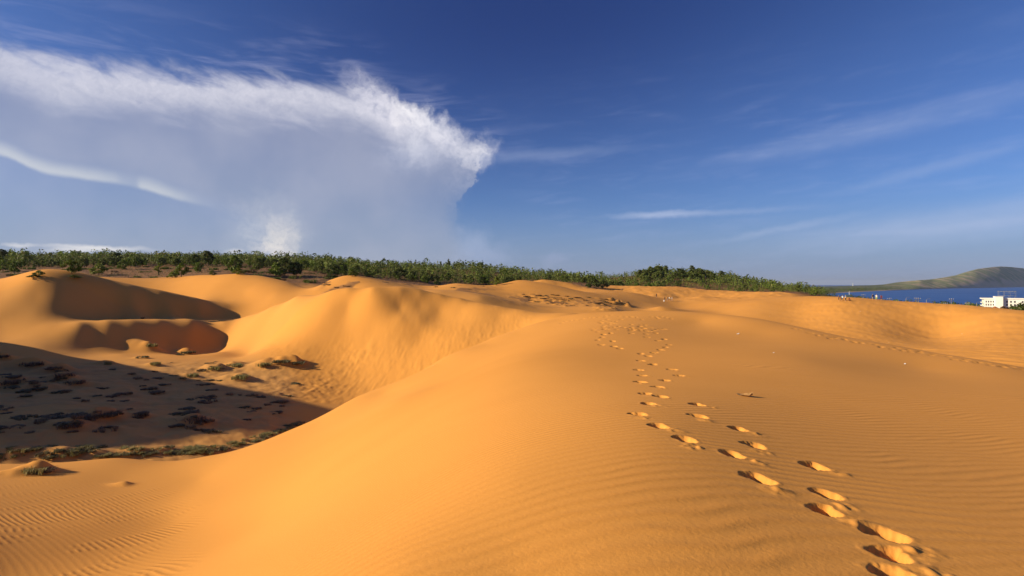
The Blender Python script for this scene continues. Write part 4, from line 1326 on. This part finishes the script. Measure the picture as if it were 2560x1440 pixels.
FLOOR = 'creeping plants over the floor of the hollow'
k = 0
while k < 120:
    u, v = random.uniform(-10, 760), random.uniform(905, 1085)
    if v > 1095 - (u - 500) * 0.3 * (u > 500) or (u < 420 and v < 925) or (u > 560 and v < 985): continue
    dens = float(fbm(np.array([u / 90.0]), np.array([v / 30.0]), 3, 301)[0])
    if dens < random.uniform(-0.45, 0.25): continue
    kd, mt = random.choice([('creeper', M_MAT), ('creeper', M_MAT), ('creeper', M_GREY), ('twig', M_MAT)])
    clump('creeping_plant', kd, mt, u, v, random.uniform(0.4, 1.0), 'low brown creeping plant on the shaded floor of the hollow', 'plant', FLOOR)
    k += 1
BAND = 'grass along the foot of the near dune'
for k in range(80):
    t = random.random()
    u = -15 + 800 * t
    edge = np.interp(u, [0, 300, 520, 640, 720, 800], [1150, 1140, 1133, 1104, 1072, 1040])
    v = edge - random.random() ** 1.5 * np.interp(u, [0, 500, 800], [34, 16, 6])
    clump('dune_grass', 'grass', random.choice([M_GRASS, M_GRASS, M_GREY]), u, v, random.uniform(0.45, 0.9), 'dune grass in the sunlit fringe along the foot of the near dune', 'grass', BAND, 0.6)
SCR = 'low scrub plants among the middle dunes'
for k in range(90):
    r = random.random()
    if r < 0.5:
        u = random.gauss(1390, 45); v = 748 + (u - 1390) * 0.07 + random.gauss(0, 7)
    elif r < 0.72:
        u = random.gauss(1525, 24); v = 757 + random.gauss(0, 5)
    elif r < 0.86:
        u = random.uniform(1080, 1260); v = 712 + random.gauss(0, 4)
    else:
        u = random.uniform(780, 880); v = 706 + (u - 780) * 0.12 + random.gauss(0, 3)
    clump('scrub_plant', random.choice(['creeper', 'twig']), random.choice([M_GREY, M_TWIG, M_TWIG]), u, v, random.uniform(0.7, 1.5), 'dark low scrub plant on the sand between the middle dunes', 'plant', SCR, 0.7)
UND = 'undergrowth on the scrub slope'
for k in range(70):
    u, Y = random.uniform(-20, 840), random.uniform(212, 300)
    x = (u - 1280) / FOC * Y
    kd, lm, sz = random.choice([('creeper', M_DRY, 4.0), ('creeper', M_DARK, 3.5), ('twig', M_TWIG, 4.0), ('grass', M_DRY, 3.5)])
    clump('undergrowth_bush', kd, lm, 0, 0, sz * random.uniform(0.6, 1.2), 'low brownish undergrowth bush on the scrub slope below the wood', 'bush', UND, 1.0, (x, Y))


# ------------------------------------------------------------------ boxes
def box_bm(bm, x0, x1, y0, y1, z0, z1):
    vs = [bm.verts.new(p) for p in ((x0, y0, z0), (x1, y0, z0), (x1, y1, z0), (x0, y1, z0), (x0, y0, z1), (x1, y0, z1), (x1, y1, z1), (x0, y1, z1))]
    for f in ((3, 2, 1, 0), (4, 5, 6, 7), (0, 1, 5, 4), (1, 2, 6, 5), (2, 3, 7, 6), (3, 0, 4, 7)):
        bm.faces.new([vs[i] for i in f])


def part(name, boxes, mtl, parent, bevel=0.0):
    bm = bmesh.new()
    for b in boxes: box_bm(bm, *b)
    if bevel: bmesh.ops.bevel(bm, geom=bm.edges[:], offset=bevel, segments=2, affect='EDGES')
    me = bpy.data.meshes.new(name)
    bm.to_mesh(me); bm.free()
    return link(name, me, mtl, parent)


M_WHITE = mat('white_render', (0.80, 0.79, 0.76), 0.8, 0.2, 0.06, 0.3)
M_GREENW = mat('pale_green_render', (0.52, 0.66, 0.42), 0.8, 0.2)
M_GLASS = mat('dark_window_glass', (0.05, 0.06, 0.075), 0.15, 0.5)
M_FRAME = mat('window_frame', (0.45, 0.40, 0.38), 0.6)
M_STEEL = mat('galvanised_steel', (0.30, 0.31, 0.33), 0.45, 0.5, 0.15, 3.0, 0.3)
M_CONC = mat('concrete', (0.33, 0.31, 0.29), 0.85, 0.2, 0.2, 2.0)
M_TILE = mat('red_roof_tile', (0.42, 0.14, 0.065), 0.8, 0.2, 0.3, 1.2)


def build_hotel():
    e = bpy.data.objects.new('hotel', None)
    COL.objects.link(e)
    Y = 640.0
    def wx(u): return (u - 1280) / FOC * Y
    def wz(v): return -(v - HOR) / FOC * Y + CAMZ
    x0, x1, x2, x3 = wx(2469), wx(2498), wx(2517), wx(2640)
    zb, zt, ztt = wz(778), wz(746.0), wz(741.5)
    e.location = (x0 - 4.5, Y, zb)
    def loc(b): return (b[0] - x0, b[1] - x0, b[2] - Y, b[3] - Y, b[4] - zb, b[5] - zb)
    D = 14.0
    st = (wz(749) - wz(772)) / 3.0
    part('wall', [loc((x0, x1, Y, Y + D, zb, zt - 0.7))], M_WHITE, e).name = 'wing_wall'
    part('wing_wall', [loc((x2, x3, Y + 2, Y + 2 + D, zb, zt - 0.7))], M_WHITE, e)
    part('stair_tower', [loc((x1, x2, Y - 2.5, Y + D, zb, ztt))], M_WHITE, e)
    part('parapet', [loc((x0 - 2.4, x1 - 0.02, Y - 0.5, Y + D + 0.4, zt - 0.68, zt + 0.55))], M_WHITE, e)
    part('parapet', [loc((x2 + 0.02, x3, Y + 1.4, Y + D + 2.4, zt - 0.68, zt + 0.55))], M_WHITE, e)
    part('tower_coping', [loc((x1 - 0.25, x2 + 0.25, Y - 2.8, Y + D + 0.3, ztt + 0.003, ztt + 0.35))], M_WHITE, e)
    part('garden_wall', [loc((x0 - 4, x1 - 2, Y - 6, Y - 5.6, zb - 1, wz(769.5)))], M_GREENW, e)
    for f in range(3):
        z = wz(772) + f * st
        part('balcony_slab', [loc((x0 - 2.1, x0 - 0.003, Y + 0.2, Y + D - 1, z - 0.25, z + 0.05)), loc((x0 - 2.1, x0 - 1.95, Y + 0.2, Y + D - 1, z + 0.05, z + 0.9))], M_WHITE, e)
        part('balcony_door', [loc((x0 - 0.06, x0 - 0.004, Y + 2, Y + 5, z + 0.06, z + 2.3)), loc((x0 - 0.06, x0 - 0.004, Y + 7, Y + 10, z + 0.06, z + 2.3))], M_GREENW, e)
        for (xa, xb, yy, n) in ((x0 + 1.6, x1 - 0.6, Y, 4), (x2 + 3.2, x3 - 1, Y + 2, 12)):
            step = (xb - xa) / n
            for i in range(n):
                if xa > x2 and i % 5 == 3: continue
                xa_ = xa + i * step + step * 0.22
                wdt = step * 0.48
                w = part('window', [loc((xa_, xa_ + wdt, yy - 0.10, yy - 0.004, z + 0.3, z + 2.35))], M_FRAME, e)
                part('pane', [loc((xa_ + 0.07, xa_ + wdt / 2 - 0.04, yy - 0.15, yy - 0.103, z + 0.38, z + 2.27)), loc((xa_ + wdt / 2 + 0.04, xa_ + wdt - 0.07, yy - 0.15, yy - 0.103, z + 0.38, z + 2.27))], M_GLASS, w)
        part('floor_band', [loc((x0 + 0.01, x1 - 0.01, Y - 0.16, Y - 0.006, z - 0.32, z - 0.02))], M_WHITE, e)
        part('floor_band', [loc((x2 + 0.01, x3 - 0.01, Y + 1.84, Y + 1.994, z - 0.32, z - 0.02))], M_WHITE, e)
    # open steel frame on the roof
    f0, f1 = wx(2509), wx(2551)
    zf = wz(729)
    fr = bpy.data.objects.new('roof_frame', None)
    COL.objects.link(fr); fr.parent = e
    for i in range(4):
        xx = f0 + (f1 - f0) * i / 3
        for yy in (Y + 4, Y + 11):
            part('post', [loc((xx - 0.10, xx + 0.10, yy - 0.10, yy + 0.10, zt + 0.555, zf))], M_STEEL, fr)
    for yy in (Y + 4, Y + 11):
        part('beam', [loc((f0 - 0.8, f1 + 0.8, yy - 0.16, yy + 0.16, zf + 0.003, zf + 0.35))], M_STEEL, fr)
        part('rail', [loc((f0, f1, yy - 0.05, yy + 0.05, zf - 4.6, zf - 4.4))], M_STEEL, fr)
    for i in range(7):
        xx = f0 + (f1 - f0) * i / 6
        part('rafter', [loc((xx - 0.08, xx + 0.08, Y + 3.2, Y + 11.8, zf + 0.353, zf + 0.55))], M_STEEL, fr)
    part('roof_louvre', [loc((f0 + (f1 - f0) * 0.33, f1 - 0.5, Y + 4.2, Y + 10.8, zf - 1.6, zf - 1.45))], M_STEEL, fr)
    e.rotation_euler = (0, 0, math.radians(-33))
    e.scale = (0.76, 1, 1)
    tag(e, 'white four storey hotel with rows of dark windows at the right edge', 'hotel')
    # red tiled roof in front of it
    r = bpy.data.objects.new('tiled_house', None)
    COL.objects.link(r)
    Yr = 560.0
    xa, xb = (2486 - 1280) / FOC * Yr, (2503 - 1280) / FOC * Yr
    zr = -(766 - HOR) / FOC * Yr + CAMZ
    r.location = (xa, Yr, zr - 7)
    part('wall', [(0.4, xb - xa - 0.4, 0.4, 6.6, 0, 4.2)], M_CONC, r)
    bm = bmesh.new()
    L, W = xb - xa, 7.0
    vs = [bm.verts.new(p) for p in ((0, 0, 4.2), (L, 0, 4.2), (L, W, 4.2), (0, W, 4.2), (W / 2, W / 2, 7), (L - W / 2, W / 2, 7))]
    for f in ((0, 1, 5, 4), (1, 2, 5), (2, 3, 4, 5), (3, 0, 4), (3, 2, 1, 0)): bm.faces.new([vs[i] for i in f])
    me = bpy.data.meshes.new('roof'); bm.to_mesh(me); bm.free()
    link('roof', me, M_TILE, r)
    tag(r, 'low house with a red tiled hip roof in front of the white hotel', 'house')


build_hotel()
# bushes in front of the hotel
for (u, vb, Y, h, w, lm, lab) in [(2510, 782, 190, 3.4, 1.1, M_RED, 'reddish brown bush in front of the tower of the hotel'), (2532, 782, 170, 3.6, 1.2, M_DARK, 'dark bush in front of the right wing of the hotel'),
                                  (2556, 782, 160, 4.6, 1.1, M_DARK, 'tallest dark bush at the right edge before the hotel'), (2494, 782, 210, 1.6, 1.2, M_RED, 'low reddish bush before the left wing of the hotel'), (2580, 790, 158, 4.4, 1.1, M_DARK, 'dark bush beyond the right edge before the hotel')]:
    x = (u - 1280) / FOC * Y
    zt = -(np.interp(u, [2494, 2510, 2532, 2556, 2580], [772, 766, 763, 757, 757]) - HOR) / FOC * Y
    z = gz(x, Y)
    plant_tree('hotel_bush', 'bush', lm, x, Y, z - 0.2, max(zt - z, 1.5) * 1.03, w, lab, 'bush')


# ------------------------------------------------------------------ power poles and lamps of the shore road
def pole(u, vt, Y, label, arm=True, lamp=False):
    x = (u - 1280) / FOC * Y
    z = gz(x, Y)
    zt = -(vt - HOR) / FOC * Y
    h = max(zt - z, 4.0)
    e = bpy.data.objects.new('street_lamp' if lamp else 'power_pole', None)
    COL.objects.link(e)
    e.location = (x, Y, z + CAMZ - 0.3)
    h += 0.3
    v, f = tube([(0, 0, 0), (0, 0, h * 0.5), (0, 0, h)], [0.14, 0.12, 0.09], 8)
    link('post', mesh_np('post', v, f, True), M_CONC, e)
    if lamp:
        v, f = tube([(0, 0, h - 0.05), (0.5, 0, h + 0.35), (1.4, 0, h + 0.45)], [0.06, 0.05, 0.05], 6)
        link('lamp_arm', mesh_np('lamp_arm', v, f, True), M_STEEL, e)
        part('lamp_head', [(1.35, 2.05, -0.14, 0.14, h + 0.36, h + 0.50)], M_STEEL, e, 0.03)
    elif arm:
        for dz in (0.35, 1.2):
            part('cross_arm', [(-1.1, 1.1, -0.22, -0.13, h - dz - 0.07, h - dz + 0.07)], M_STEEL, e)
        for xx in (-0.95, 0.0, 0.95):
            v, f = tube([(xx, -0.17, h - 0.28), (xx, -0.17, h - 0.12), (xx, -0.17, h + 0.02)], [0.05, 0.09, 0.04], 6)
            link('insulator', mesh_np('insulator', v, f, True), M_WHITE, e)
    tag(e, label, 'lamp' if lamp else 'pole')


for a in [(2223, 745, 300, 'power pole with cross arms nearest to the bathers on the crest'), (2290, 744.5, 290, 'left one of the close pair of concrete poles'), (2296, 745, 290, 'right one of the close pair of concrete poles'),
          (2378, 746.5, 280, 'tallest power pole with cross arms, halfway to the hotel'), (2363, 757, 290, 'short pole just left of the tallest one'), (2417, 757, 280, 'pole between the tallest one and the street lamp by the hotel'),
          (2158, 736, 330, 'pole rising from the shore trees left of the group in the white shirt')]:
    pole(*a)
pole(2441, 757, 285, 'street lamp standing just left of the white hotel', lamp=True)
pole(2316, 749, 285, 'street lamp right of the close pair of poles', lamp=True)
pole(2265, 745, 295, 'street lamp between the first pole and the close pair', lamp=True)
# white masts on the shore
for (u, vb, vt, nm, lab) in [(2123, 734, 727, 'white_mast', 'short white mast on the near shore left of the bay'), (2132, 717, 708, 'white_mast', 'slim white mast on the far spit against the open sea')]:
    Y = CAMZ * FOC / (max(vb, 716) - HOR) * 0.9 if vb > 720 else 5200.0
    Y = min(Y, 5200)
    x = (u - 1280) / FOC * Y
    zb = -(vb - HOR) / FOC * Y + CAMZ
    h = (vb - vt) / FOC * Y
    e = bpy.data.objects.new(nm, None)
    COL.objects.link(e)
    e.location = (x, Y, zb - 4)
    v, f = tube([(0, 0, 0), (0, 0, h * 0.6), (0, 0, h + 4)], [h * 0.09, h * 0.06, h * 0.03], 8)
    link('shaft', mesh_np('shaft', v, f, True), M_WHITE, e)
    part('platform', [(-h * 0.12, h * 0.12, -h * 0.12, h * 0.12, h * 0.75, h * 0.79)], M_STEEL, e)
    tag(e, lab, 'mast')


# ------------------------------------------------------------------ people
SKIN = mat('skin', (0.42, 0.24, 0.15), 0.6, 0.3)
HAIR = mat('black_hair', (0.02, 0.016, 0.013), 0.6, 0.3)
CLOTH = {n: mat(n + '_cloth', c, 0.85, 0.1) for n, c in (('black', (0.02, 0.02, 0.025)), ('white', (0.8, 0.8, 0.78)), ('yellow_green', (0.42, 0.62, 0.07)), ('dark_red', (0.16, 0.03, 0.035)), ('navy', (0.03, 0.04, 0.10)), ('brown', (0.20, 0.12, 0.07)), ('grey', (0.30, 0.30, 0.31)), ('pale_blue', (0.45, 0.58, 0.72)))}


def make_person(x, y, face, shirt, short, label, pose='stand', hgt=1.7, seed=0):
    rs = random.Random(seed)
    crouch = pose == 'sit'
    J, E, Rr = [], [], []
    def j(p, r, parent=None):
        J.append(p); Rr.append(r)
        if parent is not None: E.append((parent, len(J) - 1))
        return len(J) - 1
    hz = 0.35 if crouch else 0.93
    sw = rs.uniform(0.06, 0.16) if pose == 'walk' else rs.uniform(0.0, 0.04)
    bend = 0.30 if pose == 'bend' else (0.16 if crouch else 0.02)
    pel = j((0, 0, hz), 0.135)
    ab = j((0, bend * 0.25, hz + 0.16), 0.125, pel)
    ch = j((0, bend * 0.7, hz + 0.38), 0.15, ab)
    nk = j((0, bend, hz + 0.56), 0.062, ch)
    hd = j((0, bend + 0.02, hz + 0.67), 0.092, nk)
    hd2 = j((0, bend + 0.02, hz + 0.78), 0.080, hd)
    j((0, bend + 0.115, hz + 0.69), 0.02, hd)                    # nose
    for s in (-1, 1):
        hip = j((s * 0.10, 0, hz - 0.06), 0.10, pel)
        if crouch:
            kn = j((s * 0.16, 0.42, 0.46), 0.068, hip); an = j((s * 0.14, 0.30, 0.07), 0.045, kn)
        else:
            kn = j((s * 0.11, s * sw + 0.02, hz - 0.47), 0.068, hip); an = j((s * 0.12, s * sw * 1.8 - 0.02, 0.07), 0.045, kn)
        j((s * 0.13, J[an][1] + 0.16, 0.035), 0.036, an)
        sh = j((s * 0.19, bend * 0.75, hz + 0.47), 0.062, ch)
        if pose == 'bend' or crouch:
            el = j((s * 0.23, bend + 0.16, hz + 0.25), 0.045, sh); wr = j((s * 0.16, bend + 0.34, hz + 0.10), 0.034, el)
        else:
            el = j((s * 0.26, -s * sw * 0.5, hz + 0.20), 0.046, sh); wr = j((s * 0.27, 0.08 - s * sw, hz - 0.04), 0.034, el)
        j((J[wr][0] * 1.02, J[wr][1] + 0.03, J[wr][2] - 0.12), 0.03, wr)
    me = bpy.data.meshes.new('body')
    me.from_pydata(J, E, [])
    tmp = bpy.data.objects.new('tmp', me)
    COL.objects.link(tmp)
    tmp.modifiers.new('skin', 'SKIN')
    for i, r in enumerate(Rr):
        me.skin_vertices[0].data[i].radius = (r, r * 0.85 if i < 4 else r)
    me.skin_vertices[0].data[0].use_root = True
    sb = tmp.modifiers.new('sub', 'SUBSURF'); sb.levels = 1; sb.render_levels = 1
    dg = bpy.context.evaluated_depsgraph_get()
    body = bpy.data.meshes.new_from_object(tmp.evaluated_get(dg))
    bpy.data.objects.remove(tmp)
    body.name = 'body'
    body.materials.clear()
    for m_ in (SKIN, CLOTH[shirt], CLOTH[short], HAIR): body.materials.append(m_)
    for p in body.polygons:
        c = p.center
        k = 0
        if c.z > hz + 0.54: k = 3 if (c.z > hz + 0.76 or c.y < bend - 0.02) else 0
        elif c.z > hz - 0.02 and abs(c.x) < 0.245: k = 1
        elif c.z > hz - (0.50 if not crouch else 0.0) and abs(c.x) < 0.225: k = 2
        elif crouch and abs(c.x) < 0.2 and c.y < 0.3: k = 2
        p.material_index = k
        p.use_smooth = True
    o = link('person', body)
    z = gz(x, y)
    o.location = (x, y, z + CAMZ - 0.02)
    o.rotation_euler = (0, 0, face)
    o.scale = (hgt / 1.78,) * 3
    tag(o, label, 'person')
    return o


def people_at(u, v, face, shirt, short, label, pose='stand', hgt=1.7, seed=0, hp=None):
    """stands where the feet are seen"""
    x, y, _ = sight(u, v, ymin=60, fn=ground)
    return make_person(x, y, face, shirt, short, label, pose, hgt, seed)


for i, a in enumerate([
    (2097, 753, 0.6, 'brown', 'black', 'person in brown and black at the left of the group on the crest', 'stand', 1.65),
    (2103, 752, -0.8, 'black', 'navy', 'person in black beside the person in the pale blue shirt', 'stand', 1.7),
    (2106, 753, 2.2, 'pale_blue', 'black', 'person in a pale blue shirt bending slightly in the group', 'walk', 1.7),
    (2114, 753, 0.4, 'white', 'black', 'person in a white top and dark shorts at the right of the group', 'stand', 1.75),
    (2122, 753.5, -1.2, 'dark_red', 'brown', 'person sitting on the sand at the right end of the group', 'sit', 1.7),
    (2182, 750, 0.2, 'black', 'grey', 'person dressed in black, left of the three by the sea view', 'stand', 1.72),
    (2191, 751, 2.8, 'white', 'yellow_green', 'person in a white shirt and yellow-green shorts', 'stand', 1.75),
    (2203, 751.5, -0.5, 'dark_red', 'dark_red', 'person in dark red, right of the three by the sea view', 'stand', 1.68),
    (1662, 752, 0.7, 'black', 'black', 'person in black at the left of the far group on the sand ridge', 'stand', 1.7),
    (1661, 755, 0.7, 'white', 'grey', 'person in white crouching in front of the one in black', 'sit', 1.6),
    (1669, 752.5, -0.3, 'brown', 'grey', 'person in brown in the middle of the far group', 'walk', 1.7),
    (1675, 752.5, 1.9, 'white', 'brown', 'person in a white shirt in the far group, left of another in white', 'bend', 1.7),
    (1680, 752.5, -1.9, 'white', 'grey', 'rightmost person of the far group, in a white shirt', 'stand', 1.7),
    (1641, 744, 0.3, 'brown', 'black', 'lone walker on the path above the far group', 'walk', 1.7),
    (1555, 728.5, 0.0, 'navy', 'black', 'lone person in dark clothes near the left end of the farthest lit dune', 'stand', 1.75)]):
    people_at(a[0], a[1], a[2], a[3], a[4], a[5], a[6], a[7], seed=i)


# ------------------------------------------------------------------ litter and small things on the sand
M_PAPER = mat('white_plastic', (0.78, 0.77, 0.74), 0.5, 0.4)
M_HUSK = mat('dry_husk', (0.40, 0.22, 0.085), 0.8, 0.2, 0.35, 30)
M_LOG = mat('dark_wood', (0.05, 0.032, 0.022), 0.9, 0.1, 0.4, 8)


def scrap(name, u, v, size, mtl, label, cat, seed, curl=0.4, dark=None):
    """a small crumpled sheet lying on the sand"""
    rng = np.random.default_rng(seed)
    n = 6
    g = np.linspace(-1, 1, n)
    A, B = np.meshgrid(g, g, indexing='ij')
    prof = 1 - 0.35 * A ** 2
    Z = curl * (np.abs(A) ** 1.5 * 0.5 + 0.5 * B ** 2 * (A > -0.3)) + rng.normal(0, 0.10, A.shape)
    co = np.stack([A * size, B * prof * size * 0.55, (Z - Z.min()) * size * 0.6], -1).reshape(-1, 3)
    i, j = np.meshgrid(np.arange(n - 1), np.arange(n - 1), indexing='ij')
    F = np.stack([i * n + j, (i + 1) * n + j, (i + 1) * n + j + 1, i * n + j + 1], -1).reshape(-1, 4)
    me = mesh_np(name, co, F, False)
    o = link(name, me, mtl)
    so = o.modifiers.new('thick', 'SOLIDIFY'); so.thickness = size * 0.03
    x, y, _ = sight(u, v, ymin=3, fn=ground)
    o.location = (x, y, gz(x, y) + CAMZ + 0.003)
    o.rotation_euler = (rng.uniform(-0.2, 0.2), rng.uniform(-0.25, 0.25), rng.uniform(-0.6, 0.6))
    tag(o, label, cat)
    return o


scrap('dry_husk', 1862, 990, 0.13, M_HUSK, 'curled dry brown husk lying on the sand right of the footprints', 'husk', 1, 0.8)
for i, (u, v, s, lab) in enumerate([(1845, 835, 0.08, 'scrap of white plastic on the smooth back of the near dune'), (1934, 882, 0.04, 'tiny white scrap right of the other one on the near dune'), (1084, 914, 0.04, 'tiny white scrap on the bright left slope of the near dune'),
                                    (2262, 910, 0.05, 'pale scrap below the walked edge of the near dune'), (2405, 835, 0.10, 'white scrap in the trough behind the near dune'), (2222, 857, 0.08, 'white rubbish on the walked edge at the right'),
                                    (2150, 779, 0.14, 'white scrap on the lit face below the bathers'), (1925, 790, 0.14, 'white scrap on the lit face behind the near dune')]):
    scrap('plastic_scrap', u, v, s, M_PAPER, lab, 'litter', 20 + i, 0.5)


def log_at(u, v, ln, r, label):
    x, y, _ = sight(u, v, ymin=40, fn=ground)
    rng = np.random.default_rng(3)
    pts = [(-ln / 2, 0, 0.02), (-ln / 4, 0.03, r * 0.9), (0.05, -0.02, r), (ln / 4, 0.04, r * 1.2), (ln / 2, 0.0, r * 0.6)]
    v1, f1 = tube(pts, [r * 0.5, r, r * 1.1, r * 0.9, r * 0.35], 8)
    e = bpy.data.objects.new('driftwood', None)
    COL.objects.link(e)
    e.location = (x, y, gz(x, y) + CAMZ)
    e.rotation_euler = (0, 0.1, -0.3)
    link('stem', mesh_np('stem', v1, f1, True), M_LOG, e)
    v2, f2 = tube([(0.1, 0, r), (0.3, 0.1, r * 2.6), (0.42, 0.16, r * 3.4)], [r * 0.5, r * 0.35, r * 0.1], 6)
    link('branch', mesh_np('branch', v2, f2, True), M_LOG, e)
    tag(e, label, 'driftwood')


log_at(356, 797, 0.9, 0.12, 'dark piece of driftwood at the foot of the shaded far left dune')


# ------------------------------------------------------------------ sea air
def build_haze():
    m = bpy.data.materials.new('sea_air')
    m.use_nodes = True
    nt = m.node_tree
    nt.nodes.clear()
    out = nt.nodes.new('ShaderNodeOutputMaterial')
    v = nt.nodes.new('ShaderNodeVolumePrincipled')
    v.inputs['Color'].default_value = (0.72, 0.82, 1.0, 1)
    v.inputs['Density'].default_value = 2.2e-5
    v.inputs['Anisotropy'].default_value = 0.2
    nt.links.new(v.outputs[0], out.inputs['Volume'])
    o = part('haze', [(-50000, 50000, -50000, 50000, -22, 345)], m, None)
    tag(o, kind='stuff')


build_haze()
